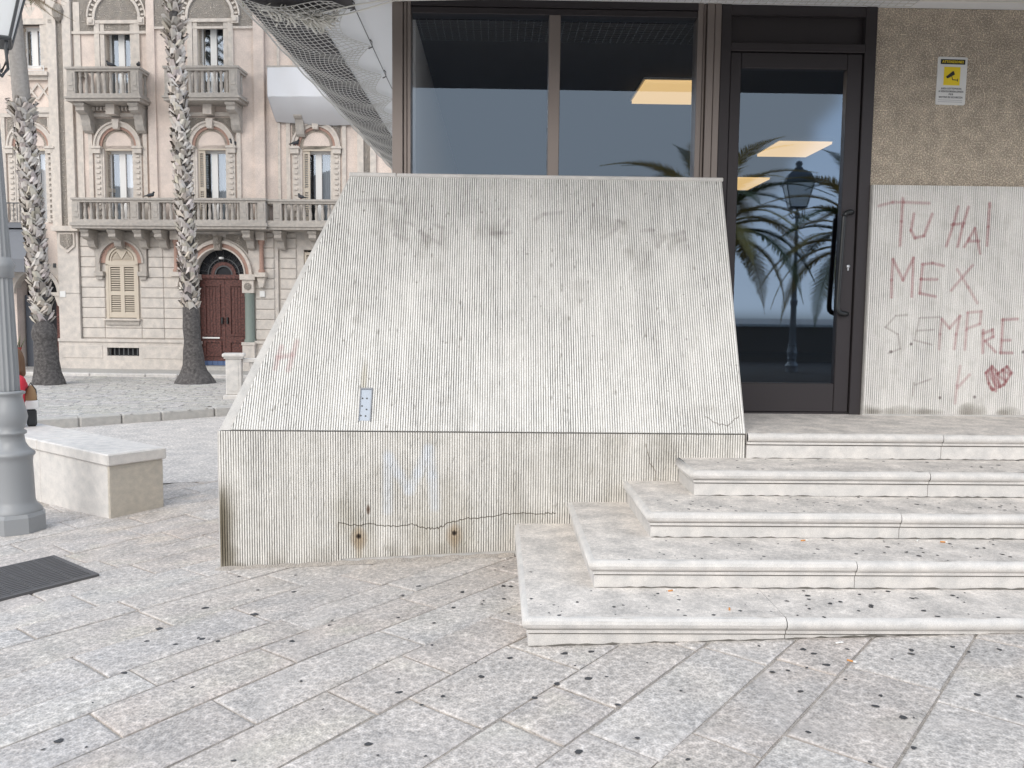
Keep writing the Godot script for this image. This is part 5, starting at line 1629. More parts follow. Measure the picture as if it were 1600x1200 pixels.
# ---------------------------------------------------------------- net under the overhang
func build_net() -> void:
	var net := thing("bird_net", "pale knotted net stretched under the dark edge of the overhang", "net")
	var r := RandomNumberGenerator.new()
	r.seed = 33
	var z0 := -6.75
	var z1 := -16.5
	var nz := 150
	var ns := 17
	var pt := func(i: int, j: int) -> Vector3:
		var z := lerpf(z0, z1, float(i) / nz)
		var s := float(j) / ns
		var xe := -2.03 - (z + 6.88) * 0.0332
		var ph := fposmod(z * 1.05 + 0.3, 1.0)
		var scal := absf(sin(PI * ph))
		var xi := -1.17 - 0.16 * scal
		var x := lerpf(xe, xi, s)
		var y := 3.975 - 0.045 * sin(PI * clampf(s * 1.15, 0, 1)) - 0.05 * pow(s, 1.5) * (1.0 - scal) * (1.0 - s) * 3.0 - 0.025 * s * scal
		x += 0.022 * sin(z * 4.1 + s * 2.0) * s
		y += 0.008 * sin(z * 7.3 + s * 9.0)
		return v3(x, y, z)
	var st := mb()
	for j in ns + 1:
		var p := []
		for i in nz + 1: p.append(pt.call(i, j))
		tube(st, p, 0.0036 if j > 0 else 0.008, 3, true)
	for i in nz + 1:
		var p := []
		for j in ns + 1: p.append(pt.call(i, j))
		tube(st, p, 0.0036, 3, true)
	obj("mesh", st, M.net, net).set_meta("kind", "stuff")
	# straining wire with hooks
	st = mb()
	tube(st, [v3(-1.14, 3.985, -4.6), v3(-1.14, 3.975, -9), v3(-1.1, 3.98, -17)], 0.004, 4)
	obj("wire", st, M.wire, net)
	for k in 9:
		var z := -(0.7 + k) / 1.05 - 6.2
		st = mb()
		tube(st, [v3(-1.16, 3.93, z), v3(-1.13, 3.95, z - 0.02), v3(-1.13, 3.99, z), v3(-1.15, 4.008, z)], 0.006, 4)
		obj("hook", st, M.wire, net)
	# gathered end of the net at the corner, and the edge ropes along the front
	var strands := mb(true)
	for i in 110:
		var a := sqrt(r.randf())
		var c := v3(-1.95, 3.96, -6.90).lerp(v3(-1.40, 3.925, -7.02), a)
		var spread := 0.02 + 0.035 * a
		var p := []
		var d := v3(r.randf_range(0.2, 1.0), r.randf_range(-0.3, 0.2), r.randf_range(-0.5, 0.1)).normalized()
		var q := c + v3(r.randf_range(-1, 1), r.randf_range(-1, 0.4), r.randf_range(-1, 1)) * spread
		for k in 7:
			p.append(q)
			d = (d + v3(r.randf_range(-1, 1), r.randf_range(-0.9, 0.7), r.randf_range(-1, 1)) * 0.55).normalized()
			q += d * 0.022
		tube(strands, p, r.randf_range(0.004, 0.009), 5)
	obj("gathered_net", strands, M.rope, net).set_meta("kind", "stuff")
	for q in [[[-1.45, 3.905, -7.02], [-1.2, 3.93, -6.95], [-0.8, 3.975, -6.76], [0.6, 3.99, -6.66], [2.4, 3.99, -6.62], [5.0, 3.99, -6.6]], [[-1.5, 3.93, -6.98], [-1.1, 3.96, -6.82], [-0.7, 3.985, -6.70], [1.0, 3.995, -6.63], [5.0, 3.995, -6.57]]]:
		var p := []
		for e in q: p.append(v3(e[0], e[1], e[2]))
		st = mb(true)
		tube(st, p, 0.006, 6)
		obj("rope", st, M.rope, net)
	# net hanging forward of the corner, under the front of the overhang
	st = mb()
	for j in 13:
		var p := []
		for i in 24:
			var x := lerpf(-2.04, 3.2, i / 23.0)
			p.append(v3(x, 3.985 - 0.06 * sin(PI * j / 12.0) * exp(-maxf(0.0, x + 1.3) * 1.6), lerpf(-6.72, -6.0, j / 12.0)))
		tube(st, p, 0.0028, 3, true)
	for i in 84:
		var x := lerpf(-2.04, 3.2, i / 83.0)
		var p := []
		for j in 13: p.append(v3(x, 3.985 - 0.06 * sin(PI * j / 12.0) * exp(-maxf(0.0, x + 1.3) * 1.6), lerpf(-6.72, -6.0, j / 12.0)))
		tube(st, p, 0.0028, 3, true)
	obj("front_mesh", st, M.net, net).set_meta("kind", "stuff")

# ---------------------------------------------------------------- bench, lamps
func build_bench() -> void:
	var b := thing("stone_bench", "long pale stone bench with thick overhanging top slab beside the grey lamp post", "bench", v3(-3.46, 0, -7.56), deg_to_rad(51.7))
	var cuts := [0.0, 1.35, 2.75, 4.2, 5.6]
	for k in 4:
		var st := mb()
		bevel_box(st, v3(-0.025, 0.175, -cuts[k + 1] + 0.002), v3(0.545, 0.283, -cuts[k] + (0.03 if k == 0 else -0.002)), 0.012, Transform3D())
		obj("top_slab", st, M.bench, b)
		st = mb()
		var n := 4
		for i in n:
			pass
		bevel_box(st, v3(0.0, -0.6, -cuts[k + 1] + 0.002), v3(0.52, 0.174, -cuts[k] - (0.03 if k == 0 else 0.002)), 0.006, Transform3D())
		obj("body_block", st, M.bench, b)
	var st2 := mb()
	bevel_box(st2, v3(0.0, -0.6, -0.029), v3(0.52, 0.174, 0.0), 0.006, Transform3D())
	obj("end_slab", st2, M.bench_end, b)

func lamp_post(called: String, label: String, at: Vector3, turn: float, y0: float, w0: float, w1: float, lean := 0.0) -> void:
	var l := thing(called, label, "street lamp", at, turn, "street lamps with lanterns")
	l.basis = Basis(Vector3.BACK, deg_to_rad(lean)) * Basis(Vector3.UP, turn)
	pal_part("octagonal_base", M.lamp_grey, l, func(st):
		lathe(st, [Vector2(0.235, -0.15), Vector2(0.235, 0.16), Vector2(0.215, 0.19), Vector2(0, 0.19)], 8, Transform3D(), 0, 0, PI / 8))
	pal_part("pedestal", M.lamp_grey, l, func(st):
		st.set_smooth_group(0)
		lathe(st, [Vector2(0.2, 0.19), Vector2(0.2, 0.21), Vector2(0.165, 0.25), Vector2(0.155, 0.27), Vector2(0.15, 0.29), Vector2(0.148, 0.45), Vector2(0.145, 0.62), Vector2(0.15, 0.66), Vector2(0.168, 0.68), Vector2(0.168, 0.70), Vector2(0.15, 0.715), Vector2(0.12, 0.745), Vector2(0.098, 0.79), Vector2(0.092, 0.855), Vector2(0.112, 0.865), Vector2(0.112, 0.885), Vector2(0.09, 0.90), Vector2(0.113, 0.95), Vector2(0.127, 1.01), Vector2(0.116, 1.08), Vector2(0.102, 1.14), Vector2(0.094, 1.18), Vector2(0.098, 1.20), Vector2(0.118, 1.21), Vector2(0.118, 1.225), Vector2(0.09, 1.235)], 28))
	pal_part("shaft", M.lamp_grey, l, func(st):
		st.set_smooth_group(0)
		lathe(st, [Vector2(0.08, 1.235), Vector2(0.079, 1.4), Vector2(0.073, 1.9), Vector2(0.069, 2.2)], 96, Transform3D(), 12, 0.16)
		pass)
	pal_part("upper_shaft", M.lamp_grey, l, func(st):
		st.set_smooth_group(0)
		lathe(st, [Vector2(0.07, 2.36), Vector2(0.055, 2.9), Vector2(0.042, 3.5), Vector2(0.04, y0 - 0.23)], 96, Transform3D(), 12, 0.12))
	pal_part("collar", M.lamp_grey, l, func(st):
		st.set_smooth_group(0)
		lathe(st, [Vector2(0.07, 2.19), Vector2(0.084, 2.2), Vector2(0.084, 2.26), Vector2(0.095, 2.28), Vector2(0.095, 2.31), Vector2(0.08, 2.33), Vector2(0.072, 2.36), Vector2(0.06, 2.37)], 24)
		pass)
	pal_part("upper_collar", M.lamp_grey, l, func(st):
		st.set_smooth_group(0)
		lathe(st, [Vector2(0.03, 3.8), Vector2(0.06, 3.83), Vector2(0.06, 3.88), Vector2(0.035, 3.9)], 20)
		pass)
	pal_part("lantern_collar", M.lamp_grey, l, func(st):
		st.set_smooth_group(0)
		lathe(st, [Vector2(0.03, y0 - 0.26), Vector2(0.07, y0 - 0.22), Vector2(0.07, y0 - 0.18), Vector2(0.04, y0 - 0.15), Vector2(0.03, y0 - 0.02)], 20))
	for k in 4:
		var a := TAU * k / 4 + PI / 4
		pal_part("scroll_bracket", M.lamp_dark, l, func(st):
			st.set_smooth_group(0)
			var d := v3(cos(a), 0, sin(a))
			tube(st, [v3(0, y0 - 0.23, 0) + d * 0.04, v3(0, y0 - 0.26, 0) + d * w0 * 0.7, v3(0, y0 - 0.18, 0) + d * w0 * 1.15, v3(0, y0 - 0.08, 0) + d * w0 * 1.1, v3(0, y0, 0) + d * w0 * 1.2], 0.014, 6))
	var hd := sub("lantern", l)
	var y1 := y0 + 0.58
	for k in 4:
		var rot := Transform3D(Basis(Vector3.UP, TAU * k / 4), Vector3.ZERO)
		pal_part("glass_pane", M.milk, hd, func(st): quad(st, rot * v3(-w0 * 0.94, y0, w0 - 0.004), rot * v3(w0 * 0.94, y0, w0 - 0.004), rot * v3(w1 * 0.94, y1, w1 - 0.004), rot * v3(-w1 * 0.94, y1, w1 - 0.004)))
		pal_part("glazing_bar", M.lamp_dark, hd, func(st):
			tube(st, [rot * v3(-w0, y0, w0), rot * v3(-w1, y1, w1)], 0.013, 5)
			tube(st, [rot * v3(-w0, y0, w0), rot * v3(w0, y0, w0)], 0.015, 5)
			tube(st, [rot * v3(-w1 - 0.06, y1, w1), rot * v3(w1 + 0.06, y1, w1)], 0.014, 5))
	pal_part("roof", M.lamp_dark, hd, func(st):
		lathe(st, [Vector2(w1 * 1.42, y1 + 0.01), Vector2(w1 * 1.38, y1 + 0.06), Vector2(w1 * 1.15, y1 + 0.2), Vector2(w1 * 0.7, y1 + 0.3), Vector2(0.1, y1 + 0.35)], 4, Transform3D(), 0, 0, PI / 4)
		st.set_smooth_group(0)
		lathe(st, [Vector2(0.1, y1 + 0.35), Vector2(0.11, y1 + 0.38), Vector2(0.06, y1 + 0.41), Vector2(0.09, y1 + 0.47), Vector2(0.07, y1 + 0.53), Vector2(0, y1 + 0.56)], 14))
	pal_part("floor_plate", M.lamp_dark, hd, func(st): box(st, v3(-w0, y0 - 0.02, -w0), v3(w0, y0, w0)))

func build_lamps() -> void:
	lamp_post("street_lamp", "grey fluted cast iron lamp post with octagonal foot near the stone bench", v3(-4.125, -0.36, -7.27), deg_to_rad(28), 4.14, 0.15, 0.30, 1.07)
	lamp_post("street_lamp", "lamp post with dark lantern mirrored in the glass door", v3(7.42, -0.35, 7.28), deg_to_rad(10), 4.6, 0.19, 0.33)

# ---------------------------------------------------------------- palms
var frond_mesh: ArrayMesh
var dry_mesh: ArrayMesh

func make_frond(droop: float, length: float, leaf: float, sd: int) -> ArrayMesh:
	var st := mb()
	var r := RandomNumberGenerator.new()
	r.seed = sd
	var n := 72
	var pts := []
	for i in n + 1:
		var t := float(i) / n
		pts.append(v3(length * (t - 0.12 * droop * t * t), length * (0.45 * t - droop * t * t * (0.55 + 0.45 * t)), 0))
	var rad := []
	for i in n + 1: rad.append(0.028 * (1.0 - 0.9 * i / n))
	tube(st, pts, rad, 4)
	for i in range(4, n):
		var t := float(i) / n
		var p: Vector3 = pts[i]
		var d: Vector3 = (pts[i + 1] - p).normalized()
		var l := leaf * sin(PI * clampf(t * 0.9 + 0.12, 0, 1)) * r.randf_range(0.85, 1.1)
		for s in [-1, 1]:
			var o := (d * 0.75 + v3(0, 0.18, 0) + v3(0, 0, s * r.randf_range(0.75, 1.0))).normalized()
			var tip: Vector3 = p + o * l + v3(0, -l * l * 0.5 * r.randf_range(0.6, 1.3), 0)
			var mid: Vector3 = p + o * l * 0.5 + v3(0, -0.02, 0)
			var wd := d * 0.014
			tri(st, p - wd, mid + wd, mid - wd)
			tri(st, p - wd, p + wd, mid + wd)
			tri(st, mid - wd, mid + wd, tip)
	return fin(st)

func crown(pal: Node, y: float, n: int, scale: float, sd: int, dry := 0, warm_lit := false) -> void:
	var r := RandomNumberGenerator.new()
	r.seed = sd
	for i in n + dry:
		var isdry := i >= n
		var f := float(i) / n
		var tilt := lerpf(1.15, -0.5, f) if not isdry else r.randf_range(-1.85, -1.45)
		var b := Basis(Vector3.UP, i * 2.39996 + r.randf_range(-0.2, 0.2)) * Basis(Vector3.BACK, tilt)
		var o := mi("frond", frond_mesh if not isdry else dry_mesh, (M.frond_warm_lit if warm_lit and i % 3 != 1 else M.frond) if not isdry else M.frond_dry, pal, v3(0, y, 0))
		o.basis = b.scaled(Vector3.ONE * scale * r.randf_range(0.85, 1.1))

func palm_trunk(pal: Node, prof: Array, boots: Array, sd: int, rough_mat: Material) -> void:
	# prof: [height, radius] with lean handled by the root; boots: [y0, y1, radius0, radius1]
	var r := RandomNumberGenerator.new()
	r.seed = sd
	var st := mb(true)
	var seg := 20
	var nz := FastNoiseLite.new()
	nz.seed = sd
	nz.frequency = 0.9
	var pts := []
	for k in prof.size() - 1:
		var steps := maxi(1, int((prof[k + 1][0] - prof[k][0]) / 0.12))
		for i in steps: pts.append(Vector2(lerpf(prof[k][1], prof[k + 1][1], float(i) / steps), lerpf(prof[k][0], prof[k + 1][0], float(i) / steps)))
	pts.append(Vector2(prof[-1][1], prof[-1][0]))
	var P := func(i: int, k: int) -> Vector3:
		var a := TAU * i / seg
		var q: Vector2 = pts[k]
		var rr := q.x * (1.0 + 0.10 * nz.get_noise_3d(cos(a) * 1.5, q.y * 2.5, sin(a) * 1.5)) + 0.006 * sin(q.y * 42.0)
		return v3(cos(a) * rr, q.y, -sin(a) * rr)
	for k in pts.size() - 1:
		for i in seg: quad(st, P.call(i, k), P.call(i + 1, k), P.call(i + 1, k + 1), P.call(i, k + 1))
	obj("trunk", st, rough_mat, pal)
	for bb in boots:
		st = mb()
		var n: int = bb[4]
		for i in n:
			var t := (i + 0.5) / n
			var y := lerpf(bb[0], bb[1], t) + r.randf_range(-0.05, 0.05)
			var rad := lerpf(bb[2], bb[3], t)
			var a := i * 2.39996 + r.randf_range(-0.28, 0.28)
			# a cut leaf base: a broad tapered stub clasping the trunk and standing out at its top
			var w := r.randf_range(0.07, 0.105)
			var h := r.randf_range(0.09, 0.15)
			var out: float = r.randf_range(0.03, 0.075) * (bb[5] if bb.size() > 5 else 1.0)
			var skew := r.randf_range(0.03, 0.10) * (1 if i % 2 else -1)
			var xf := Transform3D(Basis(Vector3.UP, -a), Vector3.ZERO)
			var base := [v3(rad - 0.02, y - 0.05, -w), v3(rad - 0.02, y - 0.05, w)]
			var top := [v3(rad + out, y + h, -w * 0.6 + skew), v3(rad + out, y + h, w * 0.6 + skew)]
			var mid := v3(rad + 0.045, y + 0.02, skew * 0.2)
			var tip := v3(rad + out + 0.03, y + h * 0.96, skew)
			var kk := r.randf_range(0.5, 1.25)
			var c := Color(kk, kk * r.randf_range(0.93, 1.0), kk * r.randf_range(0.86, 1.0))
			st.set_color(c)
			quad(st, xf * base[1], xf * mid, xf * tip, xf * top[1])
			quad(st, xf * mid, xf * base[0], xf * top[0], xf * tip)
			st.set_color(c * Color(0.65, 0.62, 0.6))
			quad(st, xf * (top[1] - v3(0.05, 0, 0)), xf * top[1], xf * tip, xf * (tip - v3(0.06, 0, 0)))
			quad(st, xf * (tip - v3(0.06, 0, 0)), xf * tip, xf * top[0], xf * (top[0] - v3(0.05, 0, 0)))
			quad(st, xf * base[0], xf * base[1], xf * (top[1] - v3(0.05, 0, 0)), xf * (top[0] - v3(0.05, 0, 0)))
		obj("leaf_bases", st, M.boot, pal).set_meta("kind", "stuff")

func build_palms() -> void:
	frond_mesh = make_frond(0.75, 2.3, 0.42, 3)
	dry_mesh = make_frond(1.1, 2.1, 0.34, 4)
	# right-hand palm: dark smooth foot, shaggy from two metres up
	var p := thing("palm_tree", "shaggy palm trunk with dark smooth foot in front of the red door", "palm tree", v3(-7.22, -0.18, -20.4), 0.0, "palms on the plaza")
	palm_trunk(p, [[-0.2, 0.44], [0.0, 0.42], [0.22, 0.34], [0.45, 0.25], [0.9, 0.205], [1.75, 0.185], [2.6, 0.145], [7.6, 0.13], [8.2, 0.14], [8.5, 0.10], [9.6, 0.10], [10.6, 0.09]], [[1.78, 8.0, 0.165, 0.14, 500], [8.0, 8.4, 0.17, 0.15, 30, 2.2], [8.6, 8.95, 0.12, 0.14, 18, 1.5]], 51, M.trunk)
	p.rotation.z = deg_to_rad(2.1)
	crown(p, 10.3, 30, 1.0, 6)
	var st := mb(true)
	lathe(st, [Vector2(0.5, -0.02), Vector2(0.42, 0.12), Vector2(0.33, 0.26), Vector2(0.2, 0.36)], 18)
	obj("root_mound", st, M.trunk, p)
	# left-hand palm: shaggy below, smooth and pale above, leaning a little to the left as it rises
	p = thing("palm_tree", "palm with shaggy trunk below and smooth pale grey trunk above near the lamp post", "palm tree", v3(-10.33, -0.18, -19.7), 0.0, "palms on the plaza")
	p.rotation.z = deg_to_rad(3.4)
	palm_trunk(p, [[-0.2, 0.40], [0.0, 0.37], [0.3, 0.29], [1.1, 0.225], [1.2, 0.235], [1.5, 0.16], [6.3, 0.14]], [[1.45, 6.15, 0.178, 0.162, 400], [6.0, 6.35, 0.2, 0.18, 44, 2.0]], 52, M.trunk)
	st = mb(true)
	var prof := []
	for i in 60: prof.append(Vector2(lerpf(0.185, 0.14, i / 59.0) + 0.006 * absf(sin(i * 1.57)), lerpf(6.2, 10.2, i / 59.0)))
	lathe(st, prof, 18)
	obj("upper_trunk", st, M.trunk_pale, p)
	crown(p, 10.2, 30, 0.9, 7, 16)
	st = mb(true)
	lathe(st, [Vector2(0.24, 1.02), Vector2(0.265, 1.1), Vector2(0.265, 1.22), Vector2(0.21, 1.4)], 16)
	obj("fibre_collar", st, M.trunk, p)

# ---------------------------------------------------------------- what stands behind the camera and shows in the glass
func build_behind_camera() -> void:
	for q in [[4.75, 5.3, 3.2, 1.25, 8, "date palm with arching fronds mirrored at the left of the door glass"], [8.1, 4.6, 2.9, 1.2, 9, "date palm with arching fronds mirrored at the right of the door glass"]]:
		var gy0 := gy(q[0], q[1])
		var p := thing("date_palm", q[5], "palm tree", v3(q[0], gy0, q[1]), 0.0, "palms mirrored in the glass")
		palm_trunk(p, [[-0.2, 0.34], [0.3, 0.28], [q[2], 0.24]], [[0.3, q[2], 0.28, 0.25, 110]], 60 + int(q[4]), M.trunk)
		crown(p, q[2], 44, q[3], int(q[4]), 0, true)
	var w := thing("low_wall", "low dark wall across the road mirrored in the door glass", "wall", v3(0, 0, 12.4))
	pal_part("wall", mat(0.10, 0.085, 0.07, 0.9), w, func(st): box(st, v3(-30, -0.4, -0.2), v3(40, 1.25, 0.2)))
	pal_part("coping", M.kerb, w, func(st): box(st, v3(-30, 1.25, -0.25), v3(40, 1.33, 0.25)))

# ---------------------------------------------------------------- sign, grate, pier, litter
func lettering(called: String, text: String, size: float, m: Material, parent: Node, at: Vector3, width := 0.0) -> void:
	var t := TextMesh.new()
	var f := SystemFont.new()
	f.font_names = PackedStringArray(["Droid Sans"])
	f.font_weight = 700
	t.font = f
	t.text = text
	t.font_size = 32
	t.pixel_size = size / 32.0
	t.depth = 0.0012
	t.curve_step = 4.0
	var o := mi(called, t, m, parent, at)
	if width > 0.0:
		var w := t.get_aabb().size.x
		if w > 0.0: o.scale.x = width / w

func build_small_things() -> void:
	# camera surveillance notice
	var s := thing("warning_sign", "white video surveillance notice with black header and yellow camera square", "sign", v3(3.599, 3.452, -6.815))
	s.rotation.z = deg_to_rad(-0.8)
	pal_part("plate", M.white_paint, s, func(st):
		var r := 0.012
		var poly := PackedVector2Array()
		for c in [[0.118 - r, 0.185 - r, 0.0], [-0.118 + r, 0.185 - r, PI / 2], [-0.118 + r, -0.185 + r, PI], [0.118 - r, -0.185 + r, PI * 1.5]]:
			poly.append_array(arc_pts(c[0], c[1], r, c[2], c[2] + PI / 2, 4))
		prism(st, poly, -0.006, 0.004))
	var yellow := mat(0.85, 0.64, 0.02, 0.5)
	var hp := pal_part("header_panel", M.black, s, func(st): box(st, v3(-0.097, 0.128, 0.004), v3(0.099, 0.166, 0.0052)))
	lettering("lettering", "ATTENZIONE!", 0.026, yellow, hp, v3(0.001, 0.147, 0.0055), 0.17)
	var sq := pal_part("camera_panel", yellow, s, func(st): box(st, v3(-0.066, -0.034, 0.004), v3(0.064, 0.108, 0.0052)))
	pal_part("camera_symbol", M.black, sq, func(st):
		prism(st, PackedVector2Array([Vector2(-0.05, 0.03), Vector2(-0.034, 0.018), Vector2(0.022, 0.05), Vector2(0.012, 0.074), Vector2(0.004, 0.076)]), 0.0053, 0.0064)
		prism(st, PackedVector2Array([Vector2(0.0, 0.036), Vector2(0.008, 0.012), Vector2(0.046, 0.010), Vector2(0.046, 0.004), Vector2(0.004, 0.006), Vector2(-0.005, 0.034)]), 0.0053, 0.0064)
		box(st, v3(0.044, -0.004, 0.0053), v3(0.049, 0.018, 0.0064)))
	var ink := mat(0.12, 0.12, 0.13, 0.6)
	lettering("lettering", "AREA SOTTOPOSTA", 0.019, ink, s, v3(0.0, -0.06, 0.005), 0.165)
	lettering("lettering", "A VIDEOSORVEGLIANZA", 0.019, ink, s, v3(0.0, -0.082, 0.005), 0.2)
	lettering("lettering", "PER", 0.019, ink, s, v3(0.0, -0.104, 0.005), 0.036)
	lettering("lettering", "MOTIVI DI SICUREZZA", 0.019, ink, s, v3(0.0, -0.127, 0.005), 0.19)
	for y in [-0.151, -0.165]:
		pal_part("small_print", mat(0.4, 0.4, 0.42, 0.6), s, func(st):
			for i in 22: box(st, v3(-0.1 + i * 0.0089, y, 0.004), v3(-0.1 + i * 0.0089 + 0.0062, y + 0.005, 0.0046)))
	# drain grate
	var c0 := v3(-2.685, 0, -5.677)
	var g := thing("drain_grate", "dark cast iron drain grate set into the paving at the left", "drain grate", v3(c0.x, gy(c0.x, c0.z) + 0.006, c0.z))
	var s1 := v3(-0.70, -0.069, -0.714)
	var s2 := v3(-0.58, 0.003, 0.81)
	var fx := Transform3D(Basis(s1.normalized(), s1.cross(s2).normalized() * -1.0, s2.normalized()), Vector3.ZERO)
	pal_part("tray", mat(0.015, 0.015, 0.016, 0.9), g, func(st): quad(st, fx * v3(0, -0.002, 1.3), fx * v3(0.92, -0.002, 1.3), fx * v3(0.92, -0.002, 0), fx * v3(0, -0.002, 0)))
	pal_part("frame", M.grate, g, func(st):
		for e in [[0, 0, 0.92, 0.035], [0, 1.265, 0.92, 1.3], [0, 0.035, 0.035, 1.265], [0.885, 0.035, 0.92, 1.265]]: box(st, v3(e[0], -0.01, e[1]), v3(e[2], 0.012, e[3]), fx))
	for i in 17:
		var x := 0.05 + i * 0.0495
		pal_part("bar", M.grate, g, func(st): bevel_box(st, v3(x, -0.01, 0.035), v3(x + 0.027, 0.009, 1.265), 0.003, fx))
	pal_part("cross_rib", M.grate, g, func(st):
		for i in 9: box(st, v3(0.035, -0.01, 0.15 + i * 0.125), v3(0.885, 0.004, 0.168 + i * 0.125), fx))
	pal_part("maker_plate", mat(0.13, 0.13, 0.135, 0.6), g, func(st): bevel_box(st, v3(0.38, 0.0, 0.42), v3(0.58, 0.013, 0.72), 0.003, fx))
	# balustrade pier on the plaza edge
	var p := thing("stone_pier", "white stone balustrade pier with capping at the plaza edge", "pier", v3(-5.2, -0.17, -16.9), deg_to_rad(12))
	pal_part("shaft", M.step, p, func(st):
		bevel_box(st, v3(-0.15, 0.08, -0.15), v3(0.15, 0.8, 0.15), 0.015, Transform3D())
		box(st, v3(-0.09, 0.16, 0.15), v3(0.09, 0.7, 0.16))
		box(st, v3(0.15, 0.16, -0.09), v3(0.16, 0.7, 0.09)))
	pal_part("foot", M.step, p, func(st): bevel_box(st, v3(-0.2, -0.05, -0.2), v3(0.2, 0.08, 0.2), 0.02, Transform3D()))
	pal_part("capping", M.step, p, func(st):
		bevel_box(st, v3(-0.21, 0.83, -0.21), v3(0.21, 0.9, 0.21), 0.015, Transform3D())
		box(st, v3(-0.18, 0.8, -0.18), v3(0.18, 0.83, 0.18)))
	pal_part("balustrade_run", M.step, p, func(st):
		bevel_box(st, v3(0.17, 0.72, -0.1), v3(2.6, 0.8, 0.1), 0.01, Transform3D())
		bevel_box(st, v3(0.17, 0.0, -0.1), v3(2.6, 0.1, 0.1), 0.01, Transform3D()))
	for i in 11:
		pal_part("baluster", M.step, p, func(st):
			st.set_smooth_group(0)
			lathe(st, [Vector2(0.06, 0.1), Vector2(0.04, 0.16), Vector2(0.065, 0.3), Vector2(0.035, 0.55), Vector2(0.055, 0.72)], 10, Transform3D(Basis(), v3(0.34 + i * 0.21, 0, 0))))
	# red planter by the dark archway
	var rp := thing("red_planter", "small red conical planter standing by the dark archway", "planter", v3(-13.15, -0.09, -23.2))
	pal_part("pot", mat(0.42, 0.07, 0.06, 0.6), rp, func(st):
		st.set_smooth_group(0)
		lathe(st, [Vector2(0, 0), Vector2(0.1, 0.0), Vector2(0.24, 0.55), Vector2(0.26, 0.6), Vector2(0.22, 0.6), Vector2(0, 0.52)], 16))
	pal_part("plant", M.frond, rp, func(st):
		var r := RandomNumberGenerator.new()
		r.seed = 2
		for i in 60:
			var b := v3(r.randf_range(-0.15, 0.15), 0.53, r.randf_range(-0.15, 0.15))
			var t := b + v3(r.randf_range(-0.15, 0.15), r.randf_range(0.2, 0.5), r.randf_range(-0.15, 0.15))
			tri(st, b - v3(0.02, 0, 0), b + v3(0.02, 0, 0), t))
	# cigarette ends
	var orange := mat(0.62, 0.28, 0.09, 0.8)
	var paper := mat(0.78, 0.77, 0.74, 0.8)
	for q in [[0.93, 0.143, -4.285, 20, "cigarette end on the bottom tread below the left of the second riser"], [1.16, 0.143, -4.02, 75, "cigarette end in the middle of the bottom tread"], [1.78, 0.295, -4.72, 10, "cigarette end against the third riser left of the slab joint"], [2.44, 0.295, -4.73, 60, "white cigarette end against the third riser right of the slab joint"],
		[2.58, 0.295, -4.70, -20, "cigarette end against the third riser far right of the joint"], [1.30, 0.445, -5.44, 40, "cigarette end beside the ribbed base on the third tread"], [1.34, 0.445, -5.36, -35, "white cigarette end beside the left end of the fourth step"], [1.63, 9.0, -3.83, 15, "white cigarette end on the paving against the bottom step"], [1.60, 9.0, -3.62, -40, "cigarette end on the paving in front of the bottom step"]]:
		var y: float = q[1] if q[1] < 5.0 else gy(q[0], q[2]) + 0.003
		var e := thing("cigarette_end", q[4], "cigarette end", v3(q[0], y + 0.0045, q[2]), deg_to_rad(q[3]), "cigarette ends on the steps and paving")
		var white := (q[4] as String).begins_with("white")
		pal_part("filter", paper if white else orange, e, func(st):
			st.set_smooth_group(0)
			tube(st, [v3(-0.02, 0, 0), v3(0.006, 0.0, 0.0)], 0.0045, 8))
		pal_part("paper", paper, e, func(st):
			st.set_smooth_group(0)
			tube(st, [v3(0.0062, 0, 0), v3(0.014, 0.0005, 0.001), v3(0.02, 0.0, 0.003)], [0.0042, 0.0044, 0.0036], 8))

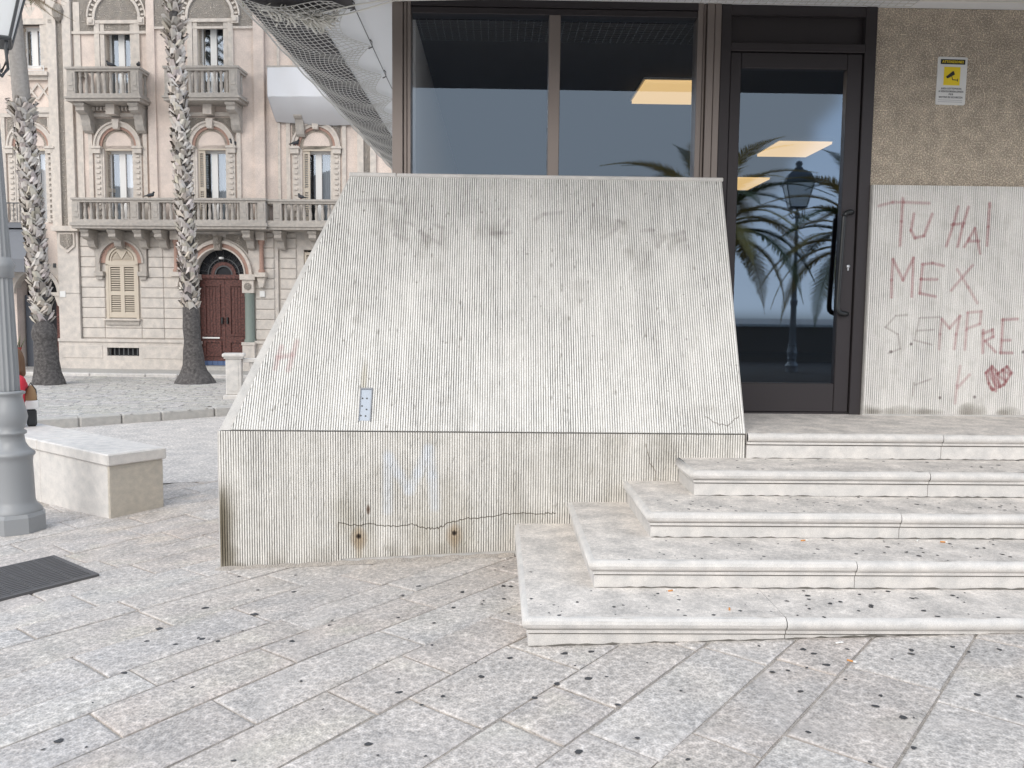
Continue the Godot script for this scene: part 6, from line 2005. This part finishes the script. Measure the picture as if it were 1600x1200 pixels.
# ---------------------------------------------------------------- figures
func sdf_mesh(bones: Array, cell: float, k: float, st: SurfaceTool, xf := Transform3D()) -> void:
	# bones: [a, b, ra, rb, colour]; surface nets over a smooth union of tapered capsules
	var lo := Vector3.ONE * 1e9
	var hi := -lo
	for b in bones:
		var m: float = maxf(b[2], b[3]) + cell * 3 + k
		lo = lo.min((b[0] as Vector3).min(b[1]) - Vector3.ONE * m)
		hi = hi.max((b[0] as Vector3).max(b[1]) + Vector3.ONE * m)
	var nx := int((hi.x - lo.x) / cell) + 2
	var ny := int((hi.y - lo.y) / cell) + 2
	var nz := int((hi.z - lo.z) / cell) + 2
	var f := PackedFloat32Array()
	f.resize(nx * ny * nz)
	f.fill(1.0)
	for b in bones:
		var a: Vector3 = b[0]
		var ab: Vector3 = b[1] - a
		var l2 := maxf(ab.length_squared(), 1e-9)
		var m: float = maxf(b[2], b[3]) + k * 1.5 + cell * 2
		var l := (((a.min(b[1]) - Vector3.ONE * m) - lo) / cell).floor()
		var h := (((a.max(b[1]) + Vector3.ONE * m) - lo) / cell).ceil()
		for x in range(maxi(0, int(l.x)), mini(nx, int(h.x) + 1)):
			for y in range(maxi(0, int(l.y)), mini(ny, int(h.y) + 1)):
				for z in range(maxi(0, int(l.z)), mini(nz, int(h.z) + 1)):
					var p := lo + v3(x, y, z) * cell
					var t := clampf((p - a).dot(ab) / l2, 0, 1)
					var d: float = (p - a - ab * t).length() - lerpf(b[2], b[3], t)
					var i := (x * ny + y) * nz + z
					var e := f[i]
					var g := maxf(k - absf(d - e), 0.0) / k
					f[i] = minf(d, e) - g * g * k * 0.25
	var vert := {}
	var sx := ny * nz
	for x in nx - 1:
		for y in ny - 1:
			for z in nz - 1:
				var i := (x * ny + y) * nz + z
				var c := [f[i], f[i + sx], f[i + nz], f[i + nz + sx], f[i + 1], f[i + sx + 1], f[i + nz + 1], f[i + nz + sx + 1]]
				var neg := 0
				for q in c:
					if q < 0.0: neg += 1
				if neg == 0 or neg == 8: continue
				var sum := Vector3.ZERO
				var cnt := 0
				for e in [[0, 1], [2, 3], [4, 5], [6, 7], [0, 2], [1, 3], [4, 6], [5, 7], [0, 4], [1, 5], [2, 6], [3, 7]]:
					if (c[e[0]] < 0.0) != (c[e[1]] < 0.0):
						var t: float = c[e[0]] / (c[e[0]] - c[e[1]])
						sum += v3(e[0] & 1, (e[0] >> 1) & 1, e[0] >> 2).lerp(v3(e[1] & 1, (e[1] >> 1) & 1, e[1] >> 2), t)
						cnt += 1
				vert[i] = lo + (v3(x, y, z) + sum / cnt) * cell
	var put := func(p: Vector3) -> void:
		var best := 1e9
		var col := Color.WHITE
		for b in bones:
			var ab: Vector3 = b[1] - b[0]
			var t := clampf((p - b[0]).dot(ab) / maxf(ab.length_squared(), 1e-9), 0, 1)
			var d: float = (p - b[0] - ab * t).length() - lerpf(b[2], b[3], t)
			if d < best:
				best = d
				col = b[4]
		st.set_color(col)
		st.add_vertex(xf * p)
	for i in vert:
		var x: int = i / sx
		var y: int = (i / nz) % ny
		var z: int = i % nz
		for ax in [[sx, nz, 1], [nz, 1, sx], [1, sx, nz]]:
			var j: int = i + ax[0]
			# the edge from node i along the axis, shared by four cells
			if (f[i] < 0.0) == (f[j] < 0.0): continue
			var q0: int = i - ax[1] - ax[2]
			var q1: int = i - ax[2]
			var q3: int = i - ax[1]
			if not (vert.has(q0) and vert.has(q1) and vert.has(q3)): continue
			var order := [vert[q0], vert[q1], vert[i], vert[q3]]
			if f[i] >= 0.0: order.reverse()
			for w in [0, 2, 1, 0, 3, 2]: put.call(order[w])

func build_person() -> void:
	var th := deg_to_rad(51.7)
	var bx := v3(0.62, 0, -0.784)
	var al := v3(-0.784, 0, -0.62)
	var seat := v3(-3.46, 0.283, -7.56) + al * 2.55 + bx * 0.26
	var p := thing("person", "person in red top and blue jeans seated on the stone bench behind the lamp post", "person", seat, atan2(-bx.x, -bx.z))
	var red := Color(0.52, 0.025, 0.045)
	var blue := Color(0.22, 0.33, 0.50)
	var skin := Color(0.52, 0.31, 0.22)
	var shoe := Color(0.05, 0.05, 0.06)
	var b := [[v3(0, 0.12, 0), v3(0, 0.16, 0), 0.14, 0.14, blue], [v3(0, 0.22, -0.01), v3(0, 0.42, 0.0), 0.135, 0.15, red], [v3(-0.14, 0.5, 0), v3(0.14, 0.5, 0), 0.075, 0.075, red], [v3(0, 0.53, 0.01), v3(0, 0.62, 0.03), 0.056, 0.052, skin]]
	for s in [-1, 1]:
		b.append([v3(s * 0.09, 0.085, 0.04), v3(s * 0.11, 0.075, 0.44), 0.088, 0.066, blue])
		b.append([v3(s * 0.11, 0.07, 0.45), v3(s * 0.12, -0.36, 0.40), 0.062, 0.045, blue])
		b.append([v3(s * 0.12, -0.42, 0.38), v3(s * 0.13, -0.435, 0.55), 0.042, 0.034, shoe])
		b.append([v3(s * 0.19, 0.49, 0), v3(s * 0.25, 0.26, 0.04), 0.056, 0.044, red])
		b.append([v3(s * 0.25, 0.26, 0.04), v3(s * 0.16, 0.17, 0.26), 0.043, 0.031, red if s > 0 else skin])
		b.append([v3(s * 0.16, 0.17, 0.26), v3(s * 0.145, 0.165, 0.30), 0.028, 0.026, skin])
	var st := mb(true)
	sdf_mesh(b, 0.02, 0.03, st)
	# head
	var hd := [[v3(0, 0.75, 0.03), v3(0, 0.77, 0.025), 0.088, 0.09, skin], [v3(0, 0.70, 0.06), v3(0, 0.67, 0.075), 0.06, 0.045, skin], [v3(0, 0.735, 0.115), v3(0, 0.715, 0.128), 0.012, 0.015, skin], [v3(-0.087, 0.73, 0.03), v3(-0.092, 0.71, 0.025), 0.014, 0.01, skin], [v3(0.087, 0.73, 0.03), v3(0.092, 0.71, 0.025), 0.014, 0.01, skin], [v3(-0.02, 0.685, 0.117), v3(0.02, 0.685, 0.117), 0.008, 0.008, Color(0.42, 0.18, 0.15)], [v3(0, 0.6, 0.025), v3(0, 0.66, 0.035), 0.05, 0.05, skin]]
	sdf_mesh(hd, 0.009, 0.012, st)
	# hands with separate fingers, resting on the thighs
	for s in [-1, 1]:
		var h := [[v3(s * 0.15, 0.166, 0.29), v3(s * 0.14, 0.158, 0.345), 0.022, 0.02, skin]]
		for i in 4:
			var o: float = (i - 1.5) * 0.02
			var l: float = [0.055, 0.068, 0.064, 0.05][i]
			var k := v3(s * 0.138 + o, 0.158, 0.362)
			h.append([v3(s * 0.142 + o * 0.8, 0.16, 0.335), k, 0.011, 0.01, skin])
			h.append([k, k + v3(o * 0.15, -0.012, l * 0.55), 0.009, 0.0085, skin])
			h.append([k + v3(o * 0.15, -0.012, l * 0.55), k + v3(o * 0.2, -0.035, l * 0.9), 0.0085, 0.0075, skin])
		h.append([v3(s * 0.135, 0.162, 0.30), v3(s * 0.105, 0.157, 0.335), 0.012, 0.01, skin])
		h.append([v3(s * 0.105, 0.157, 0.335), v3(s * 0.095, 0.15, 0.36), 0.01, 0.008, skin])
		sdf_mesh(h, 0.005, 0.006, st)
	var m := mat(1, 1, 1, 0.8)
	m.vertex_color_use_as_albedo = true
	obj("body", st, m, p)
	st = mb(true)
	var hc := Color(0.16, 0.09, 0.05)
	sdf_mesh([[v3(0, 0.785, 0.0), v3(0, 0.77, -0.015), 0.097, 0.1, hc], [v3(-0.06, 0.72, -0.02), v3(-0.07, 0.62, -0.04), 0.05, 0.035, hc], [v3(0.06, 0.72, -0.02), v3(0.07, 0.62, -0.04), 0.05, 0.035, hc], [v3(0, 0.72, -0.06), v3(0, 0.58, -0.09), 0.07, 0.05, hc]], 0.012, 0.03, st)
	obj("hair", st, m, p)
	for s in [-1, 1]:
		st = mb(true)
		lathe(st, [Vector2(0, -0.007), Vector2(0.006, -0.003), Vector2(0.006, 0.003), Vector2(0, 0.007)], 8, Transform3D(Basis(), v3(s * 0.033, 0.737, 0.106)))
		obj("eye", st, M.black, p)
	# bag beside the person
	var bag := thing("bag", "tan, white and black shoulder bag standing on the stone bench beside the person", "bag", seat - al * 0.16 + bx * 0.12, 0.5)
	bag.scale = v3(0.55, 0.8, 0.6)
	pal_part("tan_top", mat(0.33, 0.21, 0.11, 0.7), bag, func(st):
		st.set_smooth_group(0)
		lathe(st, [Vector2(0.0, 0.36), Vector2(0.10, 0.36), Vector2(0.105, 0.42), Vector2(0.08, 0.5), Vector2(0.03, 0.56), Vector2(0, 0.57)], 14, Transform3D(Basis().scaled(v3(1, 1, 0.6)), Vector3.ZERO)))
	pal_part("white_flap", M.white_paint, bag, func(st): bevel_box(st, v3(-0.11, 0.24, -0.075), v3(0.13, 0.358, 0.075), 0.02, Transform3D()))
	pal_part("black_pocket", M.black, bag, func(st): bevel_box(st, v3(-0.09, 0.0, -0.06), v3(0.09, 0.238, 0.06), 0.03, Transform3D()))
	pal_part("strap", M.black, bag, func(st): tube(st, [v3(-0.08, 0.35, 0), v3(-0.09, 0.5, 0.0), v3(0, 0.6, 0), v3(0.09, 0.5, 0), v3(0.1, 0.35, 0)], 0.01, 5))

func build_pigeons() -> void:
	var st := mb(true)
	var g := Color(0.045, 0.048, 0.058)
	var d := Color(0.022, 0.024, 0.03)
	sdf_mesh([[v3(-0.05, 0.1, 0), v3(0.06, 0.125, 0), 0.055, 0.062, g], [v3(0.08, 0.15, 0), v3(0.105, 0.20, 0), 0.036, 0.026, d], [v3(0.108, 0.215, 0), v3(0.115, 0.217, 0), 0.027, 0.022, d], [v3(0.135, 0.213, 0), v3(0.155, 0.206, 0), 0.009, 0.004, Color(0.06, 0.05, 0.045)], [v3(-0.08, 0.095, 0), v3(-0.2, 0.062, 0), 0.03, 0.018, d], [v3(0.01, 0.07, 0.022), v3(0.012, 0.0, 0.024), 0.011, 0.009, Color(0.25, 0.07, 0.06)], [v3(0.01, 0.07, -0.022), v3(0.012, 0.0, -0.024), 0.011, 0.009, Color(0.25, 0.07, 0.06)]], 0.011, 0.025, st)
	var me := fin(st)
	var m := mat(1, 1, 1, 0.7)
	m.vertex_color_use_as_albedo = true
	var base := Transform3D(Basis(Vector3.UP, deg_to_rad(-4.0)), v3(-10.327, 0, -24))
	for q in [[1.02, 4.567, 0.6, 20, "dark pigeon on the long balcony rail left of the shaggy palm trunk"], [0.78, 8.0, 0.6, 100, "dark pigeon on the corner of the upper left balcony rail"], [0.02, 8.0, 0.6, 190, "dark pigeon crouching on the upper left balcony rail before the window"], [3.16, 6.05, 0.14, 200, "dark pigeon on the right capital of the middle arched window"], [4.84, 6.05, 0.08, 10, "dark pigeon on the left capital of the arched window beside the sloping block"], [5.12, 4.553, 0.5, 150, "dark pigeon on the balcony rail near the sloping block"]]:
		var o := mi("pigeon", me, m, self, base * v3(q[0], q[1], q[2]))
		o.rotation.y = deg_to_rad(q[3])
		o.scale = Vector3.ONE * 0.78
		tag(o, q[4], "pigeon", "pigeons on the old building")
